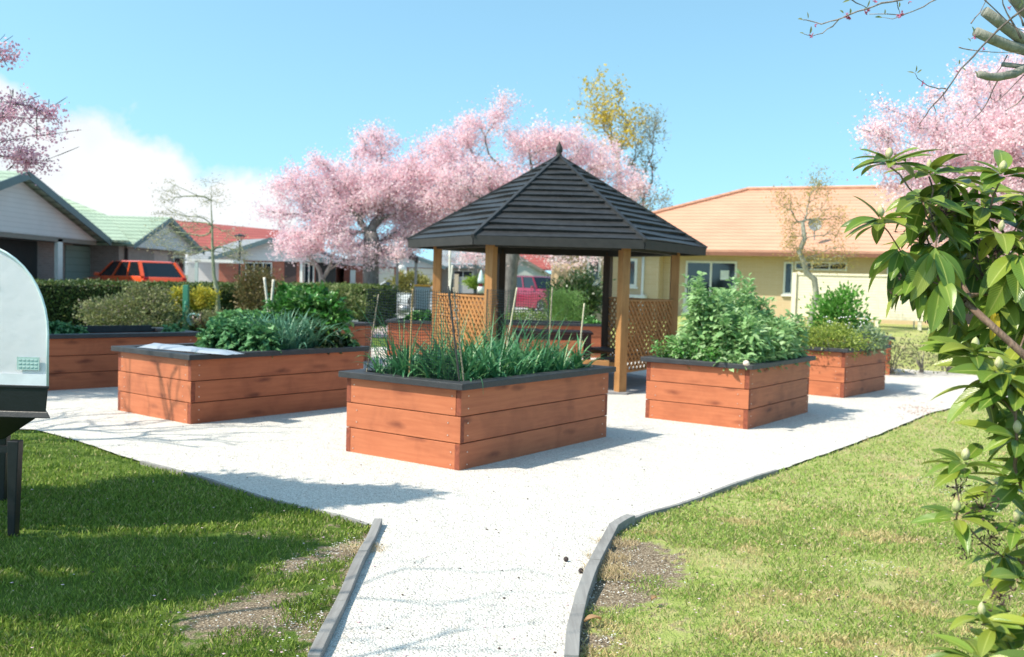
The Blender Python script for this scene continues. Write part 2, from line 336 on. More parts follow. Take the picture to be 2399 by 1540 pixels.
def inpoly(x, y, P=None):
    P = P or GRAVEL_POLY; c = False; j = len(P) - 1
    for i in range(len(P)):
        if (P[i][1] > y) != (P[j][1] > y) and x < (P[j][0] - P[i][0]) * (y - P[i][1]) / (P[j][1] - P[i][1]) + P[i][0]: c = not c
        j = i
    return c
# driveway beyond the hedge
ROAD = mat('driveway_concrete', (.42, .41, .39), (.33, .32, .31), 3, .9, .3, 80)
RD = [(-13.6, 12), (-11.2, 20), (-8.6, 24), (-5.4, 30.6), (-3, 33), (1, 33), (3.2, 36), (3.5, 60), (-40, 60), (-40, 12)]
mb = MB(); X_ = np.arange(-40, 5, .75); Y_ = np.arange(12, 60.1, .75); ID = {}
def vid(i, j):
    if (i, j) not in ID: ID[(i, j)] = len(mb.v); x, y = X_[i], Y_[j]; mb.v.append((x, y, .0045 + gz_(x, y)))
    return ID[(i, j)]
for i in range(len(X_) - 1):
    for j in range(len(Y_) - 1):
        if inpoly(X_[i] + .37, Y_[j] + .37, RD): mb.f.append((vid(i, j), vid(i + 1, j), vid(i + 1, j + 1), vid(i, j + 1)))
struct(mb.build('driveway', ROAD))
# timber edging
EDG = woodmat('weathered_timber', (.29, .28, .27), (.19, .18, .175), (.11, .10, .095), 1, .8, .4)
def edging(P, label, w=.042, top=.045, nm='timber_edging', breaks=None):
    t = thing(nm, label, 'edging', P[0]); P = [Vector(p) for p in P]; k = 0
    for i in range(0, len(P) - 1, 5):
        seg = P[i:i + 6]
        if len(seg) < 2: break
        m_ = MB(); Ls = []
        for j, p in enumerate(seg):
            d = (seg[min(j + 1, len(seg) - 1)] - seg[max(j - 1, 0)]).normalized(); n = Vector((-d.y, d.x, 0)) * w / 2
            e_ = d * (.003 if j == len(seg) - 1 else 0)
            h = top + .006 * math.sin(i * 2.1 + j); Ls.append([p - n - e_ + Vector((0, 0, -.05)), p + n - e_ + Vector((0, 0, -.05)), p + n - e_ + Vector((0, 0, h)), p - n - e_ + Vector((0, 0, h))])
        V = [q for L in Ls for q in L]; F_ = [(3, 2, 1, 0), tuple(4 * (len(Ls) - 1) + q for q in range(4))]
        for j in range(len(Ls) - 1):
            for q in range(4): F_.append((4 * j + q, 4 * j + (q + 1) % 4, 4 * j + 4 + (q + 1) % 4, 4 * j + 4 + q))
        m_.add(V, F_); m_.build('edging_board', EDG, t, bevel=.003); k += 1
    return t
def dense(P, n=3):
    out = []
    for a, b in zip(P, P[1:]): out += [a.lerp(b, i / n) for i in range(n)]
    return out + [P[-1]]
edging(dense([G(*q) for q in EDGE_L][:]), 'grey weathered timber edging along the left side of the narrow white path', .05)
edging(dense([G(*q) for q in EDGE_R][:]), 'grey curved timber edging along the right side of the narrow white path', .06)
edging(dense([G(*q) for q in EDGE_R2]), 'grey timber edging between the gravel court and the sunny right lawn', .03, .02)
edging(dense([G(*q) for q in [(862, 1232), (800, 1214), (700, 1188), (600, 1161), (480, 1124), (330, 1083)]], 2), 'grey timber edging sunk between the gravel court and the shaded left lawn', .025, .012)
# grass blades --------------------------------------------------------
def blades(nb, ylo, yhi, hmin, hmax, wd, seed, lean=.55):
    r = np.random.default_rng(seed); u = r.random(nb); y = 1 / (1 / ylo + u * (1 / yhi - 1 / ylo)); x = (r.random(nb) * 2 - 1) * (y * .56 + .5)
    keep = np.ones(nb, bool); sc_ = np.ones(nb)
    PP = np.array(GRAVEL_POLY)
    ins = np.zeros(nb, bool); j = len(PP) - 1
    for i in range(len(PP)):
        c = ((PP[i, 1] > y) != (PP[j, 1] > y)) & (x < (PP[j, 0] - PP[i, 0]) * (y - PP[i, 1]) / (PP[j, 1] - PP[i, 1] + 1e-12) + PP[i, 0]); ins ^= c; j = i
    keep &= ~ins
    idx = np.nonzero(keep)[0]; ok = []
    for i in idx:
        wv = worn(x[i], y[i]); n_ = noise.noise(Vector((x[i] * 5, y[i] * 5, 2.)))
        if wv + n_ * .95 > .45 + r.random() * .4: continue
        n2 = noise.noise(Vector((x[i] * 2.2, y[i] * 2.2, 7.)))
        sc_[i] = 1 + .55 * n_ + .4 * n2
        if r.random() < .25 - n2 * .5: continue
        ok.append(i)
    ok = np.array(ok); x, y, s_ = x[ok], y[ok], sc_[ok]; n = len(ok); h = (hmin + (hmax - hmin) * r.random(n)) * s_
    a = r.random(n) * 6.283; ln = h * lean * (.3 + r.random(n)); b_ = r.random(n) * 6.283
    wv = wd * (.7 + .6 * r.random(n)) * (1 + y * .10); dx, dy = np.cos(b_) * wv / 2, np.sin(b_) * wv / 2; lx, ly = np.cos(a) * ln, np.sin(a) * ln
    z0 = np.full(n, -.008)
    V = np.stack([np.stack([x - dx, y - dy, z0], 1), np.stack([x + dx, y + dy, z0], 1), np.stack([x + lx * .4 + dx * .7, y + ly * .4 + dy * .7, h * .6], 1), np.stack([x + lx, y + ly, h], 1)], 1)
    return V
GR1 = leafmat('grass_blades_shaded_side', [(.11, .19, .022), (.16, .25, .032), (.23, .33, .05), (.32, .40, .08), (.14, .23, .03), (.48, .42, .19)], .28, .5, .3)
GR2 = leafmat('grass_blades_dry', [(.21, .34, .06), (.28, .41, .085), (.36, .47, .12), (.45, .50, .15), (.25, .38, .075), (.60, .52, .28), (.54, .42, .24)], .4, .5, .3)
Vb = np.concatenate([blades(230000, 2.7, 6.5, .018, .045, .0035, 1), blades(150000, 5.5, 16., .018, .042, .006, 2)])
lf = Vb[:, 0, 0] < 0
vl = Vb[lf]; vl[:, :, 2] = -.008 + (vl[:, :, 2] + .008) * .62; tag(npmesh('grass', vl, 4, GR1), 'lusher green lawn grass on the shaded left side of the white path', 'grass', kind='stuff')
q_ = Vb[~lf]; z_b = q_[:, 0, 2].copy()[:, None]; q_[:, :, 2] = z_b + (q_[:, :, 2] - z_b) * .52
dm_ = np.array([noise.noise(Vector((p[0] * 1.9, p[1] * 2.6, 3.3))) + .5 * noise.noise(Vector((p[0] * 6, p[1] * 7, 1.3))) for p in q_[:, 0]]) + rng.normal(size=len(q_)) * .10 > .36
GR3 = leafmat('grass_blades_straw', [(.56, .46, .22), (.66, .52, .30), (.48, .46, .18), (.60, .44, .25)], .35, .6, .2)
tag(npmesh('dry_grass', q_[dm_], 4, GR3), 'tan dried out patches of turf scattered over the right lawn', 'grass', kind='stuff'); q_ = q_[~dm_]
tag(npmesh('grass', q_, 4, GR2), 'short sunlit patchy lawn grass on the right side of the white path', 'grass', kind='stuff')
# dry straw tufts by the right edging
V2 = []
for c in (G(1425, 1310), G(1418, 1335), G(1445, 1275), G(850, 1290), G(1440, 1350)):
    for i in range(260):
        a = rnd.random() * 6.28; r_ = rnd.random() ** .5 * .09; p = c + Vector((math.cos(a) * r_ * 1.4, math.sin(a) * r_, 0)); L = .05 + rnd.random() * .04; q = p + Vector((rnd.gauss(0, .03), rnd.gauss(0, .03), L * .4)); wv = Vector((.0016, 0, 0))
        V2 += [p - wv, p + wv, q + wv * .5 + Vector((0, 0, .001)), q]
tag(npmesh('dry_grass', np.array([tuple(v) for v in V2]), 4, leafmat('straw', [(.5, .38, .22), (.38, .28, .15), (.6, .48, .3)], .2)), 'straw coloured dry grass tufts against the timber edging', 'grass', kind='stuff')
# stray white stones along the edge of the turf + petals + dark debris
def scatter(pts, smin, smax, m, name, label, cat, flat=.6):
    mb = MB()
    for p in pts:
        s_ = smin + rnd.random() * (smax - smin); V = []
        for (a, b_, c_) in ((1, 0, 0), (-1, 0, 0), (0, 1, 0), (0, -1, 0), (0, 0, 1), (0, 0, -1)):
            V.append(Vector(p) + Vector((a * s_ * (.7 + .6 * rnd.random()), b_ * s_ * (.7 + .6 * rnd.random()), c_ * s_ * flat + s_ * flat * .5)))
        mb.add(V, [(0, 2, 4), (2, 1, 4), (1, 3, 4), (3, 0, 4), (2, 0, 5), (1, 2, 5), (3, 1, 5), (0, 3, 5)])
    return tag(mb.build(name, m), label, cat, kind='stuff')
sp = []
for c, r_, s_ in PATCH[:11]:
    for i in range(int(260 * r_)):
        a = rnd.random() * 6.28; q = rnd.random() ** .7 * r_; sp.append((c.x + math.cos(a) * q, c.y + math.sin(a) * q, .0))
for i in range(300):
    P = ERp if rnd.random() < .5 else ELp; k = rnd.randrange(len(P) - 1); q = P[k].lerp(P[k + 1], rnd.random()); sp.append((q.x + rnd.uniform(.03, .2) * (1 if P is ERp else -1), q.y + rnd.gauss(0, .05), 0))
scatter(sp, .002, .0055, mat('pale_stone', (.72, .70, .66), (.5, .48, .45), 9, .8), 'loose_stones', 'small white stones strewn over the bare soil beside the edging', 'stones')
sp = []
for i in range(9000):
    u = rnd.random(); y = 1 / (1 / 3.0 + u * (1 / 7.5 - 1 / 3.0)); x = rnd.uniform(-.5, .5) * y * .6
    if inpoly(x, y): sp.append((x, y, .004))
scatter(sp, .0025, .0055, mat('pebble_white', (.80, .79, .77), (.62, .60, .56), 30, .8), 'gravel_pebbles', 'loose white pebbles lying on top of the gravel path', 'pebbles')
sp = []
for i in range(760):
    u = rnd.random(); y = 1 / (1 / 2.9 + u * (1 / 12 - 1 / 2.9)); x = rnd.uniform(-1, 1) * y * .55
    sp.append((x, y, .008 if inpoly(x, y) else .022))
scatter([(G(rnd.gauss(2155, 28), rnd.gauss(962, 9)) + Vector((0, 0, .008))) for _ in range(160)], .008, .016, mat('petal_brown', (.55, .33, .28), (.4, .25, .2), 30, .8), 'fallen_petals', 'drift of browned petals where the court meets the right lawn', 'petals', .3)
scatter(sp[:480], .003, .008, mat('debris_brown', (.10, .06, .04), (.05, .035, .025), 30, .8), 'fallen_bud_scales', 'tiny dark brown bud scales and bits fallen on gravel and lawn', 'debris')
scatter([q for q in sp[480:]] + [(rnd.uniform(.8, 3), rnd.uniform(3, 6.5), .03) for _ in range(60)], .004, .009, mat('petal_pink', (.75, .42, .5), (.6, .5, .5), 30, .7), 'fallen_petals', 'tiny pink and white petals fallen over the lawn', 'petals', .3)
# countable seed cones and dead leaves
CONE = mat('cone_brown', (.07, .045, .04), (.03, .02, .02), 60, .7, .6, 200)
for (px, py, lab) in ((1326, 1310, 'dark round seed cone on the white path left of the curved edging'), (1361, 1337, 'dark round seed cone touching the right timber edging')):
    g = G(px, py, .02); m_ = MB(); m_.lathe(g, [(.002, -.014), (.010, -.010), (.0145, -.002), (.012, .007), (.006, .012), (.001, .013)], 10)
    o = m_.build('seed_cone', CONE, smooth=False); tag(o, lab, 'seed cone')
def deadleaf(g, a, L, m, lab):
    ts = np.linspace(0, 1, 8); gr_ = np.zeros((1, 8, 3, 3)); d = Vector((math.cos(a), math.sin(a), 0)); n = Vector((-d.y, d.x, 0))
    for i, t_ in enumerate(ts):
        w_ = L * .22 * math.sin(math.pi * min(1, t_ * .95 + .03)); z = .02 + .025 * math.sin(t_ * 3.1) * L * 6
        for k, sgn in enumerate((-1, 0, 1)): gr_[0, i, k] = g + d * L * t_ + n * w_ * sgn + Vector((0, 0, z + abs(sgn) * .012))
    return tag(stripmesh('dead_leaf', gr_, m), lab, 'leaf')
DL = leafmat('dead_leaf_tan', [(.42, .24, .12), (.5, .3, .16)], .2, .5)
deadleaf(G(1368, 1470), .5, .09, DL, 'curled tan dead leaf lying against the right timber edging')
deadleaf(G(2225, 1118), .1, .07, DL, 'tan dead leaf on the right lawn nearest the gravel court') if False else None
deadleaf(G(1525, 1420), 1.0, .06, DL, 'thin pale dead leaf on the lawn right of the curved edging')
# ================================================================ RAISED BEDS
WX = woodmat('stained_board_long', (.45, .140, .064), (.35, .098, .046), (.12, .030, .018), 0)
WY = woodmat('stained_board_short', (.49, .160, .074), (.40, .118, .053), (.17, .044, .024), 1)
ENDG = mat('end_grain', (.30, .075, .035), (.17, .04, .02), 30, .8, .4, 120)
RIM = mat('charcoal_stained_rim', (.040, .042, .047), (.028, .029, .033), 14, .55, .35, 70, (1, 1, 1), 0, .4)
SOIL = mat('potting_soil', (.055, .038, .026), (.02, .014, .010), 25, .95, 1., 60)
SCREW = mat('screw_heads', (.75, .72, .68), (.6, .58, .55), 20, .35, metal=.6)
def endgrain(o, ax):
    o.data.materials.append(ENDG)
    for p in o.data.polygons:
        if abs(p.normal[ax]) > .9: p.material_index = 1
def add_screws(mb, pts, n):
    for p in pts: mb.box(p, (.008 if abs(n[0]) < .5 else .004, .008 if abs(n[1]) < .5 else .004, .008))
def planter(near, along, lx, ly, label, hgt=.70, group='raised garden beds on the gravel court', sign=1, tilt=0):
    """near: ground point of the near corner; along: world angle of the long side; short side turns +90deg (sign)"""
    t = thing('raised_garden_bed', label, 'raised bed', near, group); rimh = .052; n = 3; bh = (hgt - rimh) / n; T = .05
    tl = math.tan(tilt)
    def part(nm, m_, m, cx, cy, cz, bev=.004):
        me = bpy.data.meshes.new(nm); me.from_pydata([tuple(v) for v in m_.v], [], m_.f); b = bmesh.new(); b.from_mesh(me); bmesh.ops.recalc_face_normals(b, faces=b.faces); b.to_mesh(me); b.free()
        o = link(nm, me, m, t, False, bev); o.location = (cx, cy, cz); return o
    for k in range(n):
        z = bh * (k + .5) - (.0 if k else .015); hh = bh - .007 + (.03 if k == 0 else 0); odd = k % 2 == 0
        Lx = lx if odd else lx - 2 * T; Ly = ly - 2 * T if odd else ly
        for s in (0, 1):
            j = rnd.uniform(-.0025, .0025)
            endgrain(part('side_board', MB().box((0, 0, 0), (Lx, T, hh)), WX, lx / 2, (T / 2 if s == 0 else ly - T / 2) + j, z), 0)
            o_ = part('end_board', MB().box((0, 0, 0), (T, Ly, hh)), WY, (T / 2 if s == 0 else lx - T / 2) + j, ly / 2, z); endgrain(o_, 1)
        if k != 0 or True:
            m_ = MB()
            for dz in (-.05, .05):
                for fx in (.10, 1 - .10 * 1): add_screws(m_, [(-.001 + j * 0 - .0015, fx * ly if not odd else (.09 if fx < .5 else ly - .09), z + dz)], (1, 0))
                for fx in (.04, .96): add_screws(m_, [(fx * lx, -.0025, z + dz)], (0, 1))
            part('screws', m_, SCREW, 0, 0, 0, 0)
    ov, rw = .055, .15; z0, z1 = hgt - rimh, hgt
    a, b_, c, d = -ov, rw - ov, lx + ov, ly + ov
    for q in (((a, a), (c, a), (c - rw, b_), (b_, b_)), ((a, a), (b_, b_), (b_, d - rw), (a, d)), ((c, a), (c, d), (c - rw, d - rw), (c - rw, b_)), ((a, d), (b_, d - rw), (c - rw, d - rw), (c, d))):
        m_ = MB(); cx = sum(p[0] for p in q) / 4; cy = sum(p[1] for p in q) / 4
        P = [Vector((cx + (p[0] - cx) * .999 - cx, cy + (p[1] - cy) * .999 - cy, 0)) for p in q]
        m_.slab(P, (0, 0, rimh)); part('rim_board', m_, RIM, cx, cy, z0, .005)
    m_ = MB(); n_ = 14; V = []
    for i in range(n_):
        for j in range(n_): V.append((T + (lx - 2 * T) * i / (n_ - 1), T + (ly - 2 * T) * j / (n_ - 1), hgt - .10 + .03 * noise.noise(Vector((i * .6, j * .6, lx)))))
    m_.add(V, [(i * n_ + j, (i + 1) * n_ + j, (i + 1) * n_ + j + 1, i * n_ + j + 1) for i in range(n_ - 1) for j in range(n_ - 1)])
    part('soil', m_, SOIL, 0, 0, 0, 0)
    t.rotation_euler = (0, 0, along); return t
def frame(near, along): # local->world
    c, s = math.cos(along), math.sin(along)
    return lambda x, y, z=0: Vector((near.x + c * x - s * y, near.y + s * x + c * y, z))
BEDS = {}
def bed(key, near, far, width, label, **kw):
    d = far - near; al = math.atan2(d.y, d.x); BEDS[key] = (near, al, d.length, width); planter(near, al, d.length, width, label, **kw); return frame(near, al)
# the measured corners of each bed (far end of the long side as seen in the photograph)
def corner(n, b, c):
    n, b, c = G(*n), G(*b), G(*c); d1 = (b - n); d2 = (c - n); a1 = math.atan2(d1.y, d1.x); a2 = math.atan2(d2.y, d2.x); e = (a2 - a1 - math.pi / 2) / 2
    return n, n + Vector((math.cos(a1 + e), math.sin(a1 + e), 0)) * d1.length, d2.length
n, f_, w_ = corner((1076, 1105), (1421, 1033), (798, 1061)); f_ = n + (f_ - n) * 1.085; F1 = bed('front', n, f_, w_, 'nearest raised garden bed, full of leeks, in the middle of the gravel court'); L1, W1 = (f_ - n).length, w_
n, f_, w_ = corner((446, 996), (797, 957), (273, 963)); f_ = n + (f_ - n) * 1.19; F2 = bed('left', n, f_, w_, 'raised garden bed left of the front one, with a folded plastic sheet on its rim'); L2, W2 = (f_ - n).length, w_
n, f_, w_ = corner((1751, 1008), (1892, 967), (1511, 980)); F3 = bed('right', n, f_, w_, 'raised garden bed full of tall broad beans right of the gazebo'); L3, W3 = (f_ - n).length, w_
n, f_, w_ = corner((1976, 934), (2057, 912), (1880, 924)); w_ = W3 * 1.02; F8 = bed('right2', n, n + (f_ - n).normalized() * 2.0 if False else n + (f_ - n), w_, 'raised garden bed with a yellow-green shrub, behind the broad bean bed'); L8, W8 = (f_ - n).length, w_
# far right: only its end shows
g = G(2084, 880); u = Vector((math.cos(math.radians(100)), math.sin(math.radians(100)), 0)); v_ = Vector((-1, .15, 0)).normalized()
F9 = bed('right3', g + v_ * 2.0, g, 1.15, 'smallest visible raised bed at the far right end of the row, mostly hidden')
L9, W9 = 2.0, 1.15
# far left: long side to the camera
a, b_ = G(110, 917), G(461, 897); F4 = bed('farleft', a + (a - b_) * .25, b_, 1.2, 'shaded raised garden bed behind the white covered planter at the far left'); L4, W4 = ((b_ - a) * 1.25).length, 1.2
# behind the left bed
c0, c1 = G(652, 866), G(869, 846); d_ = (c1 - c0).normalized()
F5 = bed('left2', c0, c1, 1.25, 'raised garden bed with broad leafy greens behind the plastic-sheet bed'); L5, W5 = (c1 - c0).length, 1.25
a, b_ = G(907, 834), G(1040, 838); F6 = bed('back1', a, b_ + (b_ - a) * .2, 1.2, 'brightly lit raised bed behind the left lattice of the gazebo'); L6, W6 = ((b_ - a) * 1.2).length, 1.2
a, b_ = G(1175, 836), G(1425, 840); F7 = bed('back2', a, b_, 1.2, 'raised bed seen through the open middle of the gazebo'); L7, W7 = (b_ - a).length, 1.2
# ================================================================ GAZEBO
GC = Vector((.648, 14.832, 0)); TH = -1.076; RP, RE, ZE, ZA = 1.828, 2.266, 2.097, 3.406
hexp = lambda R, k, z=0: Vector((GC.x + R * math.cos(TH + k * math.pi / 3), GC.y + R * math.sin(TH + k * math.pi / 3), z))
gz = thing('gazebo', 'six-sided timber gazebo with a black stepped roof and lattice panels', 'gazebo', GC)
def blackwood(name, axis):
    m, nt, p = newmat(name); v = coords(nt, 'Object', (1.2, 1.2, 9) if axis == 'Z' else (3, 3, 6), True)
    g = noise_(nt, v, 3, 5, .65, .4); nt.links.new(ramp(nt, g, [(.3, (.015, .015, .016)), (.62, (.031, .031, .033)), (.8, (.06, .06, .06))]), p.inputs['Base Color'])
    p.inputs['Roughness'].default_value = .5; bump(nt, p, g, .3, .004); return m
ROOFB = blackwood('black_roof_board', 'X'); BLK = mat('dark_beam', (.030, .028, .026), (.018, .017, .016), 8, .7)
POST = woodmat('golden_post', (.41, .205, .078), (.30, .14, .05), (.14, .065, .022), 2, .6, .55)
POSTD = woodmat('shade_toned_post', (.075, .042, .026), (.04, .024, .016), (.02, .012, .01), 2, .6, .3)  # darker copy of the post wood: shade of the back posts put into colour
LATT = woodmat('orange_lattice', (.42, .20, .072), (.32, .14, .048), (.16, .065, .025), 2, .65, .2)
NR = 14
for k in range(6):
    m_ = MB(); A0, A1 = hexp(RE, k, ZE), hexp(RE, k + 1, ZE); ap = Vector((GC.x, GC.y, ZA + .03)); nrm = (A1 - A0).cross(ap - A0).normalized()
    if nrm.z < 0: nrm = -nrm
    for r in range(NR):
        t0, t1 = r / NR * .955, min(.985, (r + 1.12) / NR * .955); w0 = .0
        a0, b0, a1, b1 = A0.lerp(ap, t0), A1.lerp(ap, t0), A0.lerp(ap, t1), A1.lerp(ap, t1)
        th = .034; lift = nrm * (th + .004 * rnd.random()); lo = nrm * .002; S = 4
        for q in range(S): # slightly wavy board edge
            u0, u1 = q / S, (q + 1) / S; wv = lambda u: nrm * (.008 * math.sin(u * 5 + r * 1.7 + k)) + Vector((0, 0, .006 * math.sin(u * 3.3 + r * 2.3 + k * 2)))
            P0, P1, P2, P3 = a0.lerp(b0, u0) + wv(u0), a0.lerp(b0, u1) + wv(u1), a1.lerp(b1, u1), a1.lerp(b1, u0)
            m_.hexa([P0 + lo * 0, P1 + lo * 0, P2 - nrm * .012, P3 - nrm * .012, P0 + lift, P1 + lift, P2 + lo, P3 + lo])
    m_.build('roof_slope', ROOFB, gz)
    m_ = MB(); m_.beam(hexp(RE + .035, k, ZE + .005), Vector((GC.x, GC.y, ZA + .04)), .05, .06); m_.build('hip_cap', ROOFB, gz)
    m_ = MB(); a, b_ = hexp(RE + .01, k, ZE - .045), hexp(RE + .01, k + 1, ZE - .045); m_.beam(a, b_, .035, .12); m_.build('fascia', BLK, gz)
    m_ = MB(); a, b_ = hexp(RP + .0, k, ZE - .03), hexp(RP + .0, k + 1, ZE - .03); m_.beam(a, b_, .09, .17); m_.build('beam', BLK, gz)
    m_ = MB(); m_.beam(hexp(RE - .03, k, ZE - .06), Vector((GC.x, GC.y, ZA - .1)), .045, .09); m_.build('rafter', BLK, gz)
    m_ = MB(); a = (hexp(1, k) - GC).normalized(); q = hexp(RP, k)
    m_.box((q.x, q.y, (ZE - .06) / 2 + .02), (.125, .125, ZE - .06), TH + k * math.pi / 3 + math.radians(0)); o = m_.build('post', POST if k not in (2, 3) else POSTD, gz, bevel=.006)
m_ = MB(); m_.lathe((GC.x, GC.y, ZA - .06), [(.09, 0), (.09, .045), (.045, .07), (.04, .09), (.05, .11), (.045, .13), (.034, .15), (.052, .18), (.053, .21), (.042, .25), (.024, .29), (.010, .32), (.004, .335)], 14); m_.build('finial', BLK, gz, True)
m_ = MB(); m_.slab([hexp(RP + .16, k, -.02) for k in range(6)], (0, 0, .055)); m_.build('floor_slab', mat('paved_floor', (.30, .29, .30), (.20, .20, .21), 4, .85, .4, 40), gz)
# lattice: two crossed layers of laths clipped to the panel, on a thin frame
def lattice(k, z0=.46, z1=1.29, sp=.125, lw=.036):
    a, b_ = hexp(RP, k), hexp(RP, k + 1); u = (b_ - a).normalized(); L = (b_ - a).length - .125; o = a + u * .0625; n_ = Vector((-u.y, u.x, 0)); H = z1 - z0; m_ = MB()
    for s in (1, -1):
        off = n_ * (.007 * s)
        c = -H
        while c < L + .001:
            # lath from (c,0) direction (1,1) clipped
            s0, s1 = max(0, -c), min(H, L - c)
            if s1 > s0 + .01:
                x0, x1, y0, y1 = c + s0, c + s1, s0, s1
                if s < 0: x0, x1 = L - x0, L - x1
                m_.beam(o + u * x0 + off + Vector((0, 0, z0 + y0)), o + u * x1 + off + Vector((0, 0, z0 + y1)), .012, lw, n_.cross(Vector((u.x * s, u.y * s, 1)).normalized()))
            c += sp
    m_.build('lattice_panel', LATT, gz)
    for z in (z0, z1): m_ = MB(); m_.beam(o + Vector((0, 0, z)), o + u * L + Vector((0, 0, z)), .04, .028); m_.build('lattice_rail', LATT, gz)
for k in (0, 1, 3, 4): lattice(k, .30 if k in (0, 1) else .30)
# benches inside, along the lattice sides
SEAT = mat('dark_bench_stain', (.06, .028, .022), (.035, .018, .015), 12, .6)
for k in (0, 1, 3, 4):
    a, b_ = hexp(RP - .10, k), hexp(RP - .10, k + 1); u = (b_ - a).normalized(); n_ = Vector((-u.y, u.x, 0)); n_ = n_ if n_.dot(GC - a) > 0 else -n_
    m_ = MB()
    for q in range(3): m_.beam(a + u * .09 + n_ * (.06 + q * .125) + Vector((0, 0, .44)), b_ - u * .09 + n_ * (.06 + q * .125) + Vector((0, 0, .44)), .11, .035)
    m_.build('bench_seat', SEAT, gz)
    m_ = MB()
    for p in (a + u * .12, b_ - u * .12): m_.beam(p + Vector((0, 0, .385)), p + n_ * .40 + Vector((0, 0, .385)), .05, .07)
    m_.build('bench_bracket', POST, gz)
    if k == 0:
        m_ = MB(); p = a - u * .04 + n_ * .10; m_.beam(p + Vector((0, 0, .40)), p - Vector((.38, -.02, 0)) + Vector((0, 0, .40)), .14, .10); m_.build('bench_end', POST, gz, bevel=.005)
# picnic table in the middle of the gazebo
tb = thing('picnic_table', 'dark maroon timber table standing inside the gazebo', 'table', (GC.x - .05, GC.y, .035)); TM = mat('maroon_stain', (.09, .028, .022), (.06, .02, .016), 12, .55)
X0, X1 = GC.x - .62, GC.x + .58; m_ = MB()
for q in range(5): m_.box(((X0 + X1) / 2, GC.y - .3 + q * .15, .76), (X1 - X0, .135, .035))
m_.build('tabletop', TM, tb)
for x in (X0 + .06, X1 - .06):
    for y in (GC.y - .28, GC.y + .28): MB().box((x, y, .39), (.07, .07, .71)).build('leg', TM, tb)
MB().box(((X0 + X1) / 2, GC.y - .28, .69), (X1 - X0 - .2, .03, .09)).build('apron', TM, tb)
# ================================================================ COVERED PLANTER POD (left foreground)
pY = 5.35; s_ = pY / FP
pod0 = A(-60, 1300, pY); pc = A(-55, 905, pY); pod = thing('covered_planter', 'black raised planter on legs under a white mesh dome cover at the left edge', 'planter', (pc.x, pY, 0))
ax = Vector((-.52, .86, 0)).normalized(); dep = 1.0   # runs away from the camera, along the view line
zt = A(60, 905, pY).z; hw = (112 + 55) * s_; pk = A(-20, 573, pY).z
def arch(hw_, zb, zp, n=22):
    H = zp - zb; P = [Vector((-hw_, 0, zb))]
    for i in range(n + 1):
        t_ = math.pi - math.pi * i / n; P.append(Vector((hw_ * math.cos(t_), 0, zb + H * .38 + H * .62 * math.sin(t_))))
    P.append(Vector((hw_, 0, zb))); return P
P = [Vector((pc.x, pY, 0)) + p for p in arch(hw, zt, pk)]
def covermat():
    m, nt, p = newmat('white_mesh_cover'); p.inputs['Base Color'].default_value = (.9, .92, .95, 1); p.inputs['Roughness'].default_value = .55
    v = coords(nt, 'Object', (1, 1, 1)); wv = nt.nodes.new('ShaderNodeTexWave'); wv.inputs['Scale'].default_value = 55; nt.links.new(v, wv.inputs['Vector'])
    nt.links.new(ramp(nt, wv.outputs['Fac'], [(0, (.84, .82, .84)), (1, (.97, .95, .96))]), p.inputs['Base Color']); bump(nt, p, noise_(nt, v, 5, 3), .25, .03)
    tr = nt.nodes.new('ShaderNodeBsdfTranslucent'); tr.inputs[0].default_value = (.98, .95, .96, 1); mx = nt.nodes.new('ShaderNodeMixShader'); mx.inputs[0].default_value = .38
    nt.links.new(p.outputs[0], mx.inputs[1]); nt.links.new(tr.outputs[0], mx.inputs[2]); nt.links.new(mx.outputs[0], nt.nodes['Material Output'].inputs[0]); return m
COV = covermat()
m_ = MB(); k = len(P); m_.add([p for p in P] + [p + ax * dep for p in P], [tuple(range(k)), tuple(range(2 * k - 1, k - 1, -1))] + [(i, i + 1, i + 1 + k, i + k) for i in range(k - 1)]); m_.build('mesh_cover', COV, pod)
m_ = MB(); m_.tube([p - ax * .004 for p in P], .0075, 6); m_.build('cover_piping', mat('pale_piping', (.72, .84, .84), None, 8, .6), pod, True)
m_ = MB(); m_.box((pc.x, pY - .006, zt + .035), (2 * hw, .006, .07)); m_.build('cover_hem', mat('hem_white', (.82, .84, .88), None, 8, .6), pod)
lb = A(66, 852, pY - .012); m_ = MB(); m_.box(lb, (.125, .003, .072)); lab = m_.build('cover_label', mat('label_green', (.34, .50, .46), (.44, .58, .55), 30, .6), pod)
m_ = MB()
for q in range(3):
    for r in range(5): m_.box(lb + Vector((-.045 + r * .022, -.003, -.02 + q * .02)), (.014, .002, .006))
m_.build('label_marks', mat('label_pale', (.55, .70, .68), None, 8, .6), lab)
BP = mat('black_plastic', (.012, .013, .016), (.009, .010, .012), 20, .42, .1, 60, spec=.45)
hwt = hw + .004
def ring(hw_, d0, d1, z): c = Vector((pc.x, pY, z)); return [c - ax * d0 + Vector((-hw_, 0, 0)), c - ax * d0 + Vector((hw_, 0, 0)), c + ax * (dep + d1) + Vector((hw_, 0, 0)), c + ax * (dep + d1) + Vector((-hw_, 0, 0))]
zb = A(60, 978, pY).z
m_ = MB(); m_.hexa(ring(hwt - .012, .0, 0, zb + .03) + ring(hwt, .01, .01, zt)); m_.build('tray', BP, pod, bevel=.006)
m_ = MB(); m_.hexa(ring(hwt + .012, .03, .02, zb) + ring(hwt - .004, .012, .01, zb + .035)); m_.build('tray_flange', BP, pod, bevel=.005)
m_ = MB(); m_.hexa(ring(hwt + .004, .016, .01, zt - .012) + ring(hwt + .004, .016, .01, zt + .006)); m_.build('tray_lip', BP, pod, bevel=.004)
